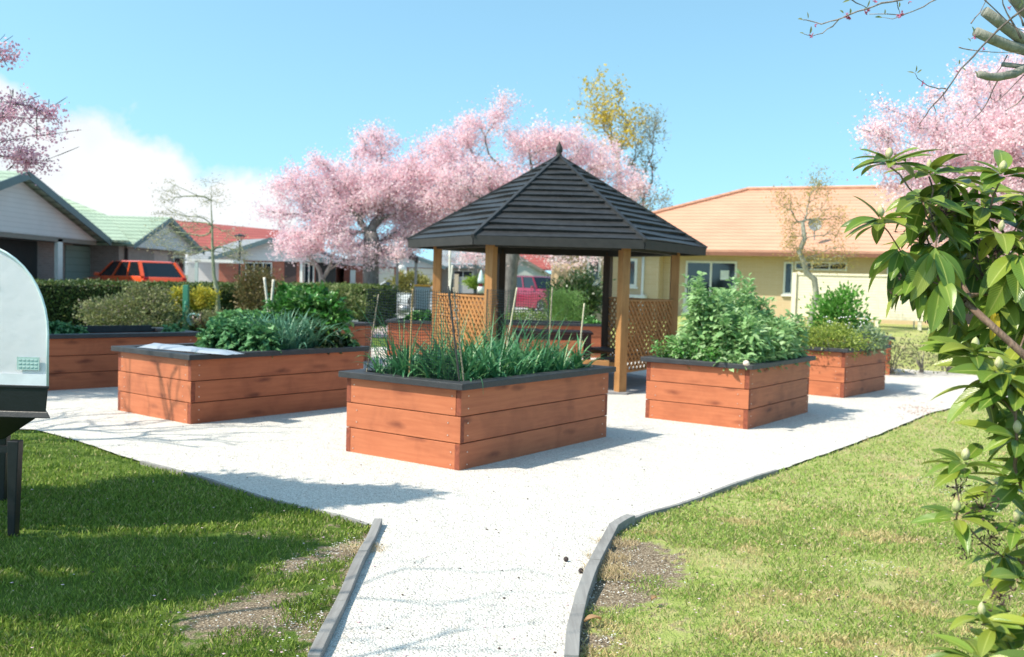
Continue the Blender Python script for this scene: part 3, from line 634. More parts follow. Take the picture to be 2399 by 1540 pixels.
z2 = A(60, 1045, pY).z; m_ = MB(); m_.hexa(ring(hw * .42, -.2, -.2, z2) + ring(hw - .055, .0, 0, zb)); m_.build('water_sump', BP, pod, bevel=.01)
xr = A(36, 1040, pY).x; 
for sx in (xr, 2 * pc.x - xr):
    for dd in (0, dep - .06):
        c = Vector((sx, pY, 0)) + ax * dd; m_ = MB(); zt2 = z2 + .03; a = Vector((.032, 0, 0)); e_ = Vector((0, .03, 0)); lo_ = Vector((-.01, 0, 0)); b2 = Vector((.020, 0, 0))
        m_.hexa([c - b2 - e_ + lo_, c + b2 - e_ + lo_, c + b2 + e_ + lo_, c - b2 + e_ + lo_] + [c - a - e_ + Vector((0, 0, zt2)), c + a - e_ + Vector((0, 0, zt2)), c + a + e_ + Vector((0, 0, zt2)), c - a + e_ + Vector((0, 0, zt2))]); m_.build('leg', BP, pod, bevel=.005)
m_ = MB(); c = Vector((pc.x, pY, z2 - .02)); m_.box(c, (2 * abs(xr - pc.x), .035, .035)); m_.build('brace', BP, pod)
# folded plastic sheet lying on the left bed
SH = mat('plastic_sheet', (.37, .41, .47), (.28, .32, .38), 5, .32, .5, 9, spec=.6)
a, b_ = G(323, 811, .72), G(535, 829, .72); u = (b_ - a); L = u.length; u.normalize(); n_ = Vector((-u.y, u.x, 0)); gr_ = np.zeros((1, 40, 14, 3))
for i in range(40):
    for j in range(14):
        x, y = i / 39, j / 13; z = .004 + .048 * math.sin(math.pi * y) ** .6 * (1 - .35 * x) * min(1, x * 9 + .15) * min(1, (1 - x) * 8 + .1) + .012 * noise.noise(Vector((x * 9, y * 5, 0))) * math.sin(math.pi * y)
        q = a + u * L * x + n_ * (y * .24 - .01 + .02 * noise.noise(Vector((x * 6, 0, j * .1)))); gr_[0, i, j] = (q.x, q.y, .703 + z)
tag(stripmesh('plastic_sheet', gr_, SH), 'folded pale grey plastic sheet lying on the rim of the left raised bed', 'plastic sheet')
# stone on the right bed's rim
m_ = MB(); g = G(1748, 857, .705); V = []; 
m_.lathe(g, [(.004, 0), (.024, .004), (.035, .018), (.032, .036), (.020, .050), (.003, .056)], 12); tag(m_.build('stone', mat('shell_pink', (.80, .66, .58), (.68, .5, .42), 40, .6), smooth=True), 'pale pink rounded stone resting on the rim of the broad bean bed', 'stone')
# ================================================================ PLANTS: generators
def unit(a): return a / (np.linalg.norm(a, axis=-1, keepdims=True) + 1e-12)
def rdir(n, r=rng, up=0.):
    v = r.normal(size=(n, 3)); v[:, 2] += up; return unit(v)
def leafcards(P, D, L, Wd, r=rng, kite=.45, fold=0.):
    """one kite-shaped leaf per point P along direction D; returns quads"""
    n = len(P); D = unit(D); q = unit(np.cross(D, r.normal(size=(n, 3)))); L = np.broadcast_to(L, (n,))[:, None]; Wd = np.broadcast_to(Wd, (n,))[:, None]
    m = P + D * L * kite; return np.stack([P, m + q * Wd / 2, P + D * L, m - q * Wd / 2], 1)
def ovate(P, D, Nn, L, Wd, droop=.2, cup=.15, rows=5, cols=3, shape=1.0, ruffle=0.):
    """curved leaves as strips: P base, D direction, Nn upward hint"""
    n = len(P); D = unit(D); S = unit(np.cross(D, Nn)); Z = unit(np.cross(S, D)); L = np.broadcast_to(L, (n,))[:, None]; Wd = np.broadcast_to(Wd, (n,))[:, None]; dr = np.broadcast_to(droop, (n,))[:, None]
    g = np.zeros((n, rows, cols, 3))
    for i in range(rows):
        t_ = i / (rows - 1); w_ = (math.sin(math.pi * (t_ ** shape) * .97 + .03) ** .8) * .5 if 0 < i < rows - 1 else .03
        c = P + D * L * (t_ - .12 * dr * t_ * t_) - Z * L * dr * t_ * t_
        for k in range(cols):
            s = (k / (cols - 1) - .5) * 2; g[:, i, k] = c + S * Wd * w_ * s + Z * Wd * cup * abs(s) * w_ * 2
            if ruffle and 0 < i < rows - 1: g[:, i, k] += Z * Wd * (ruffle * abs(s) * math.sin(i * 2.4 + k * 1.9)) + D * L * (ruffle * .3 * abs(s) * math.sin(i * 3.1 + k))
    return g
def strap(P, A0, L, Wd, bend, rows=7):
    """leek / onion leaves: strips that rise and arch over"""
    n = len(P); h = np.stack([np.cos(A0), np.sin(A0), 0 * A0], 1); S = np.stack([-np.sin(A0), np.cos(A0), 0 * A0], 1); g = np.zeros((n, rows, 3, 3)); el = np.full(n, 0.) + (1.35 - rng.random(n) * .5); c = P.copy()
    for i in range(rows):
        t_ = i / (rows - 1); w_ = Wd * (1 - t_ ** 2.2) * .5 + .0006; zn = np.stack([-np.cos(A0) * np.sin(el), -np.sin(A0) * np.sin(el), np.cos(el)], 1)
        for k in range(3): g[:, i, k] = c + S * (w_ * (k - 1))[:, None] + (zn * (w_ * .45)[:, None] if k != 1 else 0)
        c = c + (h * np.cos(el)[:, None] + np.array([0, 0, 1.]) * np.sin(el)[:, None]) * (L / (rows - 1))[:, None]; el = el - bend * (.4 + 1.4 * t_)
    return g
def grow(trunk, targets, r0, wander=.12, seed=3, minr=.004, flat=0., expo=.62, steps=5, sag=0., allow=None, ttaper=0.):
    """branches from a trunk polyline to target points; returns (paths with radii)"""
    r = random.Random(seed); nodes = [Vector(p) for p in trunk]; par = [i - 1 for i in range(len(nodes))]; nt_ = len(trunk); plen = [0.]
    for i in range(1, nt_): plen.append(0. if i < nt_ // 2 else .0)
    base = nodes[-1]; T_ = sorted([Vector(t_) for t_ in targets], key=lambda q: (q - base).length); paths = []; allow = allow or max(1, nt_ // 2)
    arr = np.array([tuple(p) for p in nodes])
    for q in T_:
        d = np.linalg.norm(arr - np.array(q), axis=1); d2 = d + .5 * np.maximum(0, arr[:, 2] - q.z) + .42 * np.array(plen); d2[:allow] += 1e3
        i = int(np.argmin(d2)); a = nodes[i]; L = (q - a).length
        if L < .02: continue
        pv = (nodes[i] - nodes[par[i]]).normalized() if par[i] >= 0 else Vector((0, 0, 1)); k = max(2, min(steps, int(L / .15) + 2)); pi = i; idx = [i]
        for s in range(1, k + 1):
            t_ = s / k; p = a.lerp(q, t_) + pv * min(L, .7) * .42 * t_ * (1 - t_) + Vector((r.gauss(0, 1), r.gauss(0, 1), r.gauss(0, .6))) * wander * L * .18 * (1 if s < k else 0) - Vector((0, 0, sag * L * t_ * (1 - t_)))
            plen.append(plen[pi] + (p - nodes[pi]).length); nodes.append(p); par.append(pi); pi = len(nodes) - 1; idx.append(pi)
        arr = np.array([tuple(p) for p in nodes]); paths.append(idx)
    cnt = [0] * len(nodes); has = [False] * len(nodes)
    for i in range(len(nodes)): 
        if par[i] >= 0: has[par[i]] = True
    for i in range(len(nodes) - 1, -1, -1):
        if not has[i]: cnt[i] += 1
        if par[i] >= 0: cnt[par[i]] += cnt[i]
    tot = max(cnt[0], 1); rad = [max(minr, r0 * (c / tot) ** expo) for c in cnt]
    for i in range(nt_): rad[i] *= 1 - ttaper * (i / (nt_ - 1)) ** .8
    return nodes, par, paths, rad, nt_
def branches_mesh(res, name, m, parent, n=6, flare=1.35, tw=0):
    nodes, par, paths, rad, nt_ = res; mb = MB(); tr = [rad[i] * (flare if i == 0 else 1) for i in range(nt_)]
    mb.tube(nodes[:nt_], tr, 10)
    for idx in paths:
        R = [min(rad[i], rad[idx[1]] * 1.15) for i in idx]; mb.tube([nodes[i] for i in idx], R, n if R[0] > .012 else 4)
    if tw:
        r = random.Random(len(nodes))
        for idx in paths:
            b = nodes[idx[-1]]; a = nodes[idx[-2]]; w0 = rad[idx[-1]]
            for q in range(2):
                d = (b - a).normalized() * .3 + Vector((r.gauss(0, 1), r.gauss(0, 1), r.gauss(0, 1))) * .25; mb.tube([a.lerp(b, r.random()), a.lerp(b, .8) + d * .5, b + d * tw], [w0 * .7, w0 * .5, w0 * .3], 3, False)
    return mb.build(name, m, parent, True, recalc=False)
def barkmat(name, c1, c2, sc_=14):
    m, nt, p = newmat(name); v = coords(nt, 'Object', (1, 1, .35)); g = noise_(nt, v, sc_, 5, .65, .5)
    nt.links.new(ramp(nt, g, [(.3, c2), (.65, c1)]), p.inputs['Base Color']); p.inputs['Roughness'].default_value = .9; p.inputs['Specular IOR Level'].default_value = .15; bump(nt, p, g, .7, .02); return m
BARK = barkmat('cherry_bark', (.24, .215, .20), (.10, .085, .08)); BARKP = barkmat('pale_bark', (.36, .35, .29), (.20, .20, .16)); BARKG = barkmat('greenish_bark', (.34, .36, .24), (.17, .19, .12))
def ell(c, rad, n, r, shell=.35):
    v = rdir(n, r); q = (shell + (1 - shell) * r.random(n)) ** .6; return np.array(c)[None] + v * np.array(rad)[None] * q[:, None]
# ================================================================ BED CROPS
inb = lambda F, x, y, z=0: np.array(F(x, y, z))
LEEK = leafmat('leek_leaf', [(.035, .15, .065), (.06, .21, .085), (.11, .29, .11), (.04, .16, .075), (.19, .37, .13)], .25, .38, .45)
def leeks(F, x0, x1, y0, y1, n, zs, Lm, label, m=LEEK, per=5, wd=.016, name='leek_crop', bend=.22, seed=5):
    r = np.random.default_rng(seed); P = []; 
    for i in range(n):
        b = F(x0 + (x1 - x0) * r.random(), y0 + (y1 - y0) * r.random(), zs)
        for k in range(per): P.append((b.x + r.normal() * .008, b.y + r.normal() * .008, b.z))
    P = np.array(P); k = len(P); L = Lm * (.45 + .75 * r.random(k)); A0 = r.random(k) * 6.283
    g = strap(P, A0, L, wd * (.5 + .8 * r.random(k)), bend * (.3 + 1.3 * r.random(k) ** 1.6)); o = stripmesh(name, g, m); return tag(o, label, 'vegetables', kind='stuff')
leeks(F1, .14, L1 - .14, .14, W1 - .14, 260, .60, .46, 'dense green leek leaves filling the nearest raised garden bed', per=5, wd=.030, bend=.30, seed=5)
leeks(F1, .2, L1 - .5, .16, W1 - .16, 60, .62, .72, 'few taller upright onion leaves standing above the leek crop of the nearest bed', per=3, wd=.012, bend=.08, name='onion_leaves', seed=6)
# one leaf hanging over the rim
p0 = F1(.32, .13, .66); pts = [p0, F1(.25, .04, .735), F1(.20, -.04, .73), F1(.18, -.075, .68), F1(.175, -.085, .60)]; gg = np.zeros((1, 9, 3, 3))
for i in range(9):
    t_ = i / 8 * 4; k = min(3, int(t_)); q = pts[k].lerp(pts[k + 1], t_ - k)
    for j in (-1, 0, 1): gg[0, i, j + 1] = q + Vector((.8, .6, 0)) * .006 * j * (1.1 - i / 9)
tag(stripmesh('leek_leaf', gg, LEEK), 'single leek leaf drooping over the dark rim of the nearest bed', 'leaf')
# broad beans
BEAN = leafmat('bean_leaf', [(.20, .36, .13), (.28, .46, .18), (.38, .55, .26), (.22, .40, .14), (.46, .60, .33)], .35, .5, .3)
STEM = leafmat('green_stem', [(.16, .26, .10), (.22, .32, .12)], .1, .5)
def beans(F, hull, n, zs, label, m=BEAN, leaf=.055, seed=3, name='broad_bean_plants', dz=.045, cat='vegetables', per=5):
    r = np.random.default_rng(seed); P = []; D = []; Up = []; Ls = []; st = MB()
    for i in range(n):
        while True:
            x, y = r.random(), r.random(); h = hull(x, y)
            if h > .05: break
        h *= .78 + .3 * r.random(); b = F(x, y, zs) if False else F(*hull.xy(x, y), zs); lean = r.normal(size=2) * .10; tip = b + Vector((lean[0], lean[1], h)); st.tube([b, b.lerp(tip, .5) + Vector((lean[0] * .1, lean[1] * .1, 0)), tip], [.007, .006, .003], 4)
        k = int(h / dz); a0 = r.random() * 6.28
        for j in range(k):
            t_ = (j + 1) / k
            q = b.lerp(tip, t_); a = a0 + j * 2.4; out = .35 + .65 * math.sin(math.pi * min(1, t_ * 1.05 + .1)) if t_ < .92 else .3
            for w_ in range(per):
                aa = a + (w_ - per / 2) * .55; rr = leaf * (.3 + 1.1 * r.random()) * out * 1.6; pos = (q.x + math.cos(aa) * rr * .6, q.y + math.sin(aa) * rr * .6, q.z + r.normal() * .015)
                P.append(pos); D.append((math.cos(aa + r.normal() * .4), math.sin(aa + r.normal() * .4), .25 + .9 * (t_ > .85) + r.normal() * .4)); Up.append((r.normal() * .35, r.normal() * .35, 1)); Ls.append(leaf * (.6 + .6 * r.random()) * (.75 if t_ > .9 else 1))
    P, D, Up, Ls = map(np.array, (P, D, Up, Ls)); g = ovate(P, D, Up, Ls, Ls * .52, droop=.25 + .3 * r.random(len(P)), cup=.18, rows=5)
    t = thing(name, label, cat, F(*hull.xy(.5, .5), zs)); t['kind'] = 'stuff'; stripmesh('foliage', g, m, t); st.build('stems', STEM, t, recalc=False); return t
class Hull:
    def __init__(s, x0, x1, y0, y1, f): s.b = (x0, x1, y0, y1); s.f = f
    def xy(s, x, y): return s.b[0] + (s.b[1] - s.b[0]) * x, s.b[2] + (s.b[3] - s.b[2]) * y
    def __call__(s, x, y): return s.f(x, y)
# in bed 3: x runs away from the camera (long side), y to the left
def beanh(x, y): # tall at left-centre, lower towards right/far
    return max(0, (.51 + .38 * math.exp(-((y - .66) / .24) ** 2)) * (1.02 + .02 * x) * (.96 + .32 * noise.noise(Vector((x * 3.1, y * 3.3, 5.)))) * (0 if (y > .82 and x < .25) else 1) * (1 if x > .08 + .1 * y else .35))
beans(F3, Hull(.12, L3 - .05, .08, W3 - .12, beanh), 175, .60, 'tall grey-green broad bean plants filling the bed right of the gazebo', leaf=.098, seed=4, per=5, dz=.04)
STRAW = leafmat('strawberry_leaf', [(.06, .20, .035), (.10, .28, .05), (.15, .34, .07)], .2, .35, .5)
beans(F3, Hull(.08, .40, .35, W3 - .04, lambda x, y: .17 + .13 * y), 55, .62, 'low glossy green strawberry plants at the front left corner of the broad bean bed', STRAW, .055, 9, 'strawberry_plants', .05)
# bed 2: brassicas, leeks, dark salad
BRAS = leafmat('brassica_leaf', [(.08, .22, .09), (.12, .30, .12), (.18, .38, .16)], .25, .45, .35)
def heads(F, spots, m, zs, nm, labels, cat='vegetable', R=.2, nl=22, group=None, up=.7, wd=.6, seed=1):
    r = np.random.default_rng(seed); out = []
    for (x, y, s_), lab in zip(spots, labels):
        c = F(x, y, zs); nl3 = nl * 4; t_ = r.random(nl3); a = r.random(nl3) * 6.283; el = .05 + 1.35 * (1 - t_); D = np.stack([np.cos(a) * np.cos(el), np.sin(a) * np.cos(el), np.sin(el) * up + .05], 1); P = np.array(c)[None] + D * (R * s_ * (.1 + .75 * r.random(nl3) ** .7))[:, None]; L = R * s_ * (.34 + .3 * r.random(nl3)); D = unit(D * np.array([1, 1, .6]) + r.normal(size=D.shape) * .25)
        g = ovate(P, D, np.tile([0, 0, 1.], (nl3, 1)) + r.normal(size=(nl3, 3)) * .3, L, L * wd * 1.15, droop=.2 + .6 * t_, cup=.3, rows=7, cols=5, ruffle=.22)
        g += r.normal(size=g.shape) * .006 * s_
        nn_ = r.normal(size=g.shape) * .004 * s_; nn_[:, :2] *= .3; g += nn_; out.append(tag(stripmesh(nm, g, m), lab, cat, group))
    return out
heads(F2, [(L2 * .44, .22, 1), (L2 * .44, .62, 1.1), (L2 * .5, 1.0, 1.15), (L2 * .40, .95, 1.0), (L2 * .57, .5, 1.0)], BRAS, .64, 'brassica_plant', ['leafy green brassica next to the plastic sheet, at the near rim of the left bed', 'leafy green brassica behind the plastic sheet, middle of the left bed', 'largest leafy brassica at the back of the left bed', 'leafy brassica at the back left of the left bed behind the sheet', 'leafy brassica just before the leeks of the left bed'], R=.19, nl=46, group='brassicas in the left bed', up=1.7)
leeks(F2, L2 * .52, L2 * .84, .13, W2 - .3, 120, .62, .55, 'blue-green leeks in the raised bed with the plastic sheet', leafmat('leek_blue', [(.08, .20, .13), (.13, .29, .18), (.10, .22, .12)], .2, .4, .4), 5, .028, bend=.26, seed=8)
DK = leafmat('dark_salad', [(.045, .13, .03), (.06, .06, .03), (.09, .20, .04), (.06, .03, .035)], .15, .35, .5)
heads(F2, [(L2 * .80, .22, 1), (L2 * .88, .45, 1), (L2 * .93, .22, .8), (L2 * .80, .7, 1.1), (L2 * .9, .85, 1.0)], DK, .66, 'dark_salad_plant', ['dark red-green salad plant at the near rim, right end of the left bed', 'dark salad plant in the middle of the right end of the left bed', 'smallest purple-brown salad plant at the far corner of the left bed', 'tall dark green salad plant behind the leeks of the left bed', 'dark salad plant at the back right corner of the left bed'], R=.22, nl=36, group='dark salad plants in the left bed', up=1.1)
# bed 5 (behind): big chard and pale kale, two canes
CHD = leafmat('chard_leaf', [(.035, .14, .025), (.06, .21, .035), (.11, .29, .06), (.22, .42, .14)], .2, .28, .6)
KA = leafmat('kale_leaf', [(.16, .38, .13), (.22, .46, .17), (.13, .30, .10)], .25, .45, .35)
sp5 = [(x, y, s_) for x, y, s_ in ((.9, .35, 1.25), (1.15, .75, 1.35), (1.35, .35, 1.3), (1.6, .7, 1.3), (1.75, .35, 1.2), (1.0, 1.0, 1.2), (1.45, 1.0, 1.4))]
Y5_ = F5(.5, .5).y
sp5 = [(A(px, 760, Y5_ + dy).x, Y5_ + dy, s_) for px, dy, s_ in ((662, -.2, 1.), (692, .4, 1.15), (712, -.2, 1.1), (748, .3, 1.15), (775, -.2, 1.), (670, .8, 1.15), (735, .8, 1.2))]
F0 = lambda x, y, z=0: Vector((x, y, z))
heads(F0, sp5, CHD, .66, 'chard_plant', ['leftmost big glossy chard at the front of the bed behind the leeks', 'big glossy chard left of centre behind the leeks', 'big glossy chard at the centre front of the bed behind the leeks', 'big glossy chard at the centre back of the bed behind the leeks', 'rightmost glossy chard at the front of the bed behind the leeks', 'glossy chard at the back left of the bed behind the leeks', 'tallest glossy chard at the back of the bed behind the leeks'], R=.31, nl=46, group='chard plants behind the leeks', up=1.9, wd=.5, seed=4)
kp = [A(530, 765, F5(0, .4).y - .0), A(555, 760, F5(0.2, .5).y), A(585, 765, F5(.35, .4).y), A(610, 765, F5(.5, .5).y), A(545, 755, F5(0.1, .9).y), A(590, 752, F5(.4, .9).y)]
F0 = lambda x, y, z=0: Vector((x, y, z))
heads(F0, [(p.x, p.y, 1) for p in kp], KA, .64, 'kale_plant', ['pale green kale at the left end of the bed behind the brassicas', 'pale green kale second from the left end, behind the brassicas', 'pale green kale left of the two white canes', 'pale green kale in front of the two white canes', 'pale green kale at the back left corner behind the brassicas', 'pale green kale at the back beside the two white canes'], R=.22, nl=56, group='kale plants behind the brassicas', up=1.0, wd=.7, seed=7)
CANE = mat('pale_cane', (.62, .55, .40), (.45, .38, .26), 30, .7)
def stake(a, b, r_, label, m=CANE, nm='garden_cane', nodes=True, cat='cane'):
    mb = MB(); a, b = Vector(a), Vector(b); k = 9; pts = [a.lerp(b, i / (k * 2)) for i in range(k * 2 + 1)]; mb.tube(pts, [r_ * (1.18 if (nodes and i % 2) else 1) for i in range(len(pts))], 7); return tag(mb.build(nm, m, None, True), label, cat)
Y5 = F5(.5, .5).y
WC = mat('white_cane', (.78, .72, .62), (.6, .55, .46), 30, .6)
stake(A(634, 775, Y5), A(619, 650, Y5), .022, 'left one of two thick white canes standing in the kale', WC, nodes=False)
stake(A(630, 775, Y5 + .1), A(641, 655, Y5 + .1), .022, 'right one of two thick white canes standing in the kale', WC, nodes=False)
# bed 4, 6, 7 small things
heads(F0, [(A(p, 780, F4(L4 * q, .4).y).x, F4(L4 * q, .4).y, s_) for p, q, s_ in ((120, .3, 1.1), (150, .38, .9), (180, .45, .8), (405, .93, .8))], BRAS, .66, 'seedling_plant', ['dark leafy plant at the left end of the shaded far left bed', 'second leafy plant from the left in the shaded far left bed', 'small leafy plant in the middle of the shaded far left bed', 'small bright leafy plant at the right end of the shaded far left bed'], R=.18, nl=20, group='plants in the far left bed', seed=11)
m_ = MB(); P = [F4(.5, W4 - .5, .72), F4(.5, W4 - .16, .72)]; m_.box(F4(L4 * .62, W4 * .62, .715), (L4 * .5, .03, .09), BEDS['farleft'][1]); tag(m_.build('liner_board', RIM), 'thin black liner board standing inside the shaded far left bed', 'board')
heads(F0, [(A(975, 760, F6(.6, .5).y).x, F6(.6, .5).y, 1.2), (A(995, 758, F6(.9, .5).y).x, F6(.9, .5).y, 1.3), (A(1385, 755, F7(1.2, .3).y).x, F7(1.4, .3).y, 1.0)], CHD, .66, 'leafy_plant', ['dark leafy plant in the lit bed behind the left lattice', 'taller leafy plant touching the left lattice of the gazebo', 'pale lettuce in the bed seen through the gazebo'], R=.2, nl=24, seed=13)
# bed 8: shrub + tall greens
def shrub(name, label, c, rad, n, leaf, m, cat='shrub', stems=0, seed=1, stuff=False, up=.3, aspect=.5, group=None, bark=None, clumps=26, cl=.25, core=True):
    r = np.random.default_rng(seed); c = Vector(c); rad = Vector(rad); t = thing(name, label, cat, (c.x, c.y, max(0, c.z - rad.z)), group)
    cc = ell(c, (rad.x * .82, rad.y * .82, rad.z * .82), clumps, r, .55); k = n // clumps; P = np.repeat(cc, k, 0) + r.normal(size=(k * clumps, 3)) * np.array([rad.x, rad.y, rad.z]) * cl
    zmin = c.z - rad.z; P[:, 2] = np.maximum(P[:, 2], zmin + .02); D = unit(unit((P - np.array(c)) / np.array(rad)) + r.normal(size=P.shape) * .6 + np.array([0, 0, up])); L = leaf * (.6 + .8 * r.random(len(P)))
    npmesh('foliage', leafcards(P, D, L, L * aspect, r), 4, m, t)
    mb = MB(); b = Vector((c.x, c.y, zmin))
    for i in range(0, clumps, max(1, clumps // (stems or 9))):
        q = Vector(cc[i]); mb.tube([b + Vector((r.normal() * .03, r.normal() * .03, -.02)), b.lerp(q, .5) + Vector((0, 0, rad.z * .15)), q], [leaf * .18, leaf * .12, leaf * .05], 4)
    mb.build('stems', bark or BARK, t, recalc=False); return t
YG = leafmat('yellowgreen_leaf', [(.22, .30, .045), (.34, .40, .07), (.15, .24, .04), (.42, .46, .12)], .3, .45, .3)
Y8 = F8(.45, .6).y
shrub('golden_shrub', 'round yellow-green shrub growing in the raised bed behind the broad beans', A(1945, 798, Y8 - .3), (.50, .4, .25), 5200, .035, YG, seed=3, clumps=44)
shrub('grey_green_shrub', 'grey-green leafy plant spilling over the right corner of the second right bed', A(2028, 800, Y8), (.24, .35, .20), 1500, .05, leafmat('greyg', [(.16, .24, .12), (.28, .36, .2), (.1, .16, .1)], .25), seed=4)
TG = leafmat('fresh_leaf', [(.09, .26, .035), (.15, .36, .06), (.22, .42, .09)], .3, .4, .4)
shrub('tall_greens', 'tall fresh green plants standing behind the yellow-green shrub', A(1975, 735, Y8 + .9), (.46, .3, .36), 3400, .07, TG, seed=5, up=.8, cat='vegetables', clumps=34)
# white blossoms among the greens
m_ = MB()
for i in range(46):
    q = A(rnd.uniform(1930, 2050), rnd.uniform(742, 775), Y8 + .55); m_.lathe(q, [(.002, -.008), (.014, 0), (.009, .01), (.001, .014)], 6)
tag(m_.build('white_flowers', mat('petal_white', (.8, .78, .74), None, 9, .6)), 'small white flowers between the tall greens and the yellow-green shrub', 'flowers', kind='stuff')
# ---------------- wire cage and canes of the front bed
CN2 = mat('bamboo', (.50, .34, .15), (.30, .19, .08), 60, .55); CN3 = mat('speckled_bamboo', (.48, .40, .28), (.10, .08, .06), 90, .6)
WIRE = mat('dark_wire', (.05, .07, .075), (.03, .04, .045), 30, .45, metal=.3)
def PB(px, py, z): return G(px, py, z)
c1 = F1(.10, W1 - .12, .62); c2 = F1(.12, W1 * .52, .62); c3 = F1(.12, .10, .62)
Ys = [c1.y, c2.y, c3.y]
stake(c1, A(887, 690, c1.y), .006, 'speckled bamboo cane at the left corner of the nearest bed', CN3)
stake(c2, A(967, 677, c2.y), .007, 'plain yellow bamboo cane in the near left part of the nearest bed', CN2)
stake(c3, A(1050, 671, c3.y), .008, 'dark wrapped cane leaning left at the near corner of the nearest bed', mat('dark_cane', (.06, .055, .05), (.02, .02, .02), 80, .6))
stake(c3 + Vector((.03, .06, 0)), A(1062, 674, c3.y + .06), .006, 'speckled bamboo cane beside the dark wrapped cane', CN3)
q = F1(L1 * .45, W1 * .75, .62); stake(A(1181, 850, q.y), A(1211, 674, q.y), .007, 'pale cane leaning right in the middle of the nearest bed', CANE)
q2 = F1(L1 * .88, W1 * .8, .62); stake(A(1284, 850, q2.y), A(1294, 674, q2.y), .007, 'speckled cane at the back of the nearest bed', CN3)
q3 = F1(L1 * .86, .16, .62); stake(A(1352, 872, q3.y), A(1369, 711, q3.y), .007, 'pale cane at the right end of the nearest bed', CANE)
def wiremesh(path, z0, z1, sp, r_, label, lean=(0, 0, 0)):
    mb = MB(); P = [Vector(p) for p in path]; ln = Vector(lean); cum = [0]
    for a, b in zip(P, P[1:]): cum.append(cum[-1] + (b - a).length)
    def at_(s):
        for i in range(len(P) - 1):
            if s <= cum[i + 1] or i == len(P) - 2: return P[i].lerp(P[i + 1], (s - cum[i]) / max(1e-6, cum[i + 1] - cum[i]))
    n = int(cum[-1] / sp); m2 = int((z1 - z0) / sp)
    for i in range(n + 1):
        q = at_(i * sp); o1 = ln; mb.tube([Vector((q.x, q.y, z0)), Vector((q.x, q.y, (z0 + z1) / 2)) + ln * .5 + Vector((0, .004 * math.sin(i), 0)), Vector((q.x, q.y, z1)) + ln], r_, 3, False)
    for j in range(m2 + 1):
        z = z0 + j * sp; f_ = (z - z0) / (z1 - z0); mb.tube([at_(i * sp) * 1 + Vector((0, 0, z + .004 * math.sin(i * .7 + j * .4))) + ln * f_ for i in range(n + 1)], r_, 3, False)
    return tag(mb.build('wire_mesh', WIRE, None, recalc=False), label, 'wire mesh')
flat = lambda v: Vector((v.x, v.y, 0))
top1 = A(887, 690, c1.y)
wiremesh([flat(c1), flat(c2), flat(c3)], .66, 1.42, .024, .0019, 'dark wire mesh panel fixed to the canes at the left end of the nearest bed', (-.01, 0, 0))
cc = F1(L1 * .70, W1 * .5, 0); arcp = []
for i in range(25):
    a = math.radians(195 - i * 210 / 24 ); arcp.append(cc + Vector((math.cos(a) * .30, math.sin(a) * .34, 0)))
wiremesh(arcp, .66, 1.43, .026, .0020, 'curved dark wire mesh cage at the right end of the nearest bed')
# ================================================================ BLOSSOM TREES
PINK = leafmat('cherry_blossom', [(.90, .62, .68), (.94, .74, .78), (.96, .85, .86), (.84, .52, .60), (.98, .93, .92)], .5, .6, .15)
PINKD = leafmat('cherry_blossom_deep', [(.62, .33, .46), (.74, .46, .56), (.84, .62, .68), (.5, .24, .36)], .35, .6, .15)
def blossom_tree(name, label, base, fork, ells, ntar, r0, npet, psize, m, bark, seed, cat='tree', spread=.11, tw=.5, group=None, limbs=None, minr=.006, leaf_aspect=.8, wander=.14, twigs=True, part='blossom'):
    r = np.random.default_rng(seed); t = thing(name, label, cat, (base[0], base[1], 0), group); vol = np.array([e[1][0] * e[1][1] * e[1][2] * (e[2] if len(e) > 2 else 1) for e in ells]); vol = vol / vol.sum(); T_ = []
    for e, f_ in zip(ells, vol): T_.append(ell(e[0], e[1], max(3, int(ntar * f_)), r, .12))
    T_ = np.concatenate(T_); base = Vector(base); fork = Vector(fork); tk = [base + Vector((0, 0, -.1))] + [base.lerp(fork, q) + Vector((r.normal() * .03, r.normal() * .03, 0)) for q in (.12, .35, .6, .85)] + [fork]
    res = grow(tk, T_, r0, wander, seed, minr); branches_mesh(res, 'trunk', bark, t, tw=(tw if twigs else 0)); nodes, par, paths, rad, nt_ = res
    P = []; k = max(1, npet // len(paths))
    for idx in paths:
        K3 = min(3, len(idx) - 1); pn = np.array([tuple(nodes[i]) for i in idx[-K3 - 1:]]); d = pn[-1] - pn[-2]; dn = d / (np.linalg.norm(d) + 1e-9); pn = np.vstack([pn, pn[-1] + dn * tw * .6])
        s = r.random(k) ** .8 * (len(pn) - 1.001); i0 = s.astype(int); f_ = (s - i0)[:, None]; q = pn[i0] * (1 - f_) + pn[i0 + 1] * f_; q += r.normal(size=(k, 3)) * spread * (1 + .35 * np.sin(s * 9 + len(P)))[:, None]; P.append(q)
    P = np.concatenate(P); n = len(P); L = psize * (.6 + .8 * r.random(n))
    npmesh(part, leafcards(P, rdir(n, r), L, L * leaf_aspect, r, .5), 4, m, t)
    return t
def E_(px, py, Y, rx, ry, rz=None): # ellipsoid from pixel centre and pixel radii
    c = A(px, py, Y); return (c, (rx * Y / FP, ry * Y / FP if rz is None else rz, ry * Y / FP))
Yc = 31.5
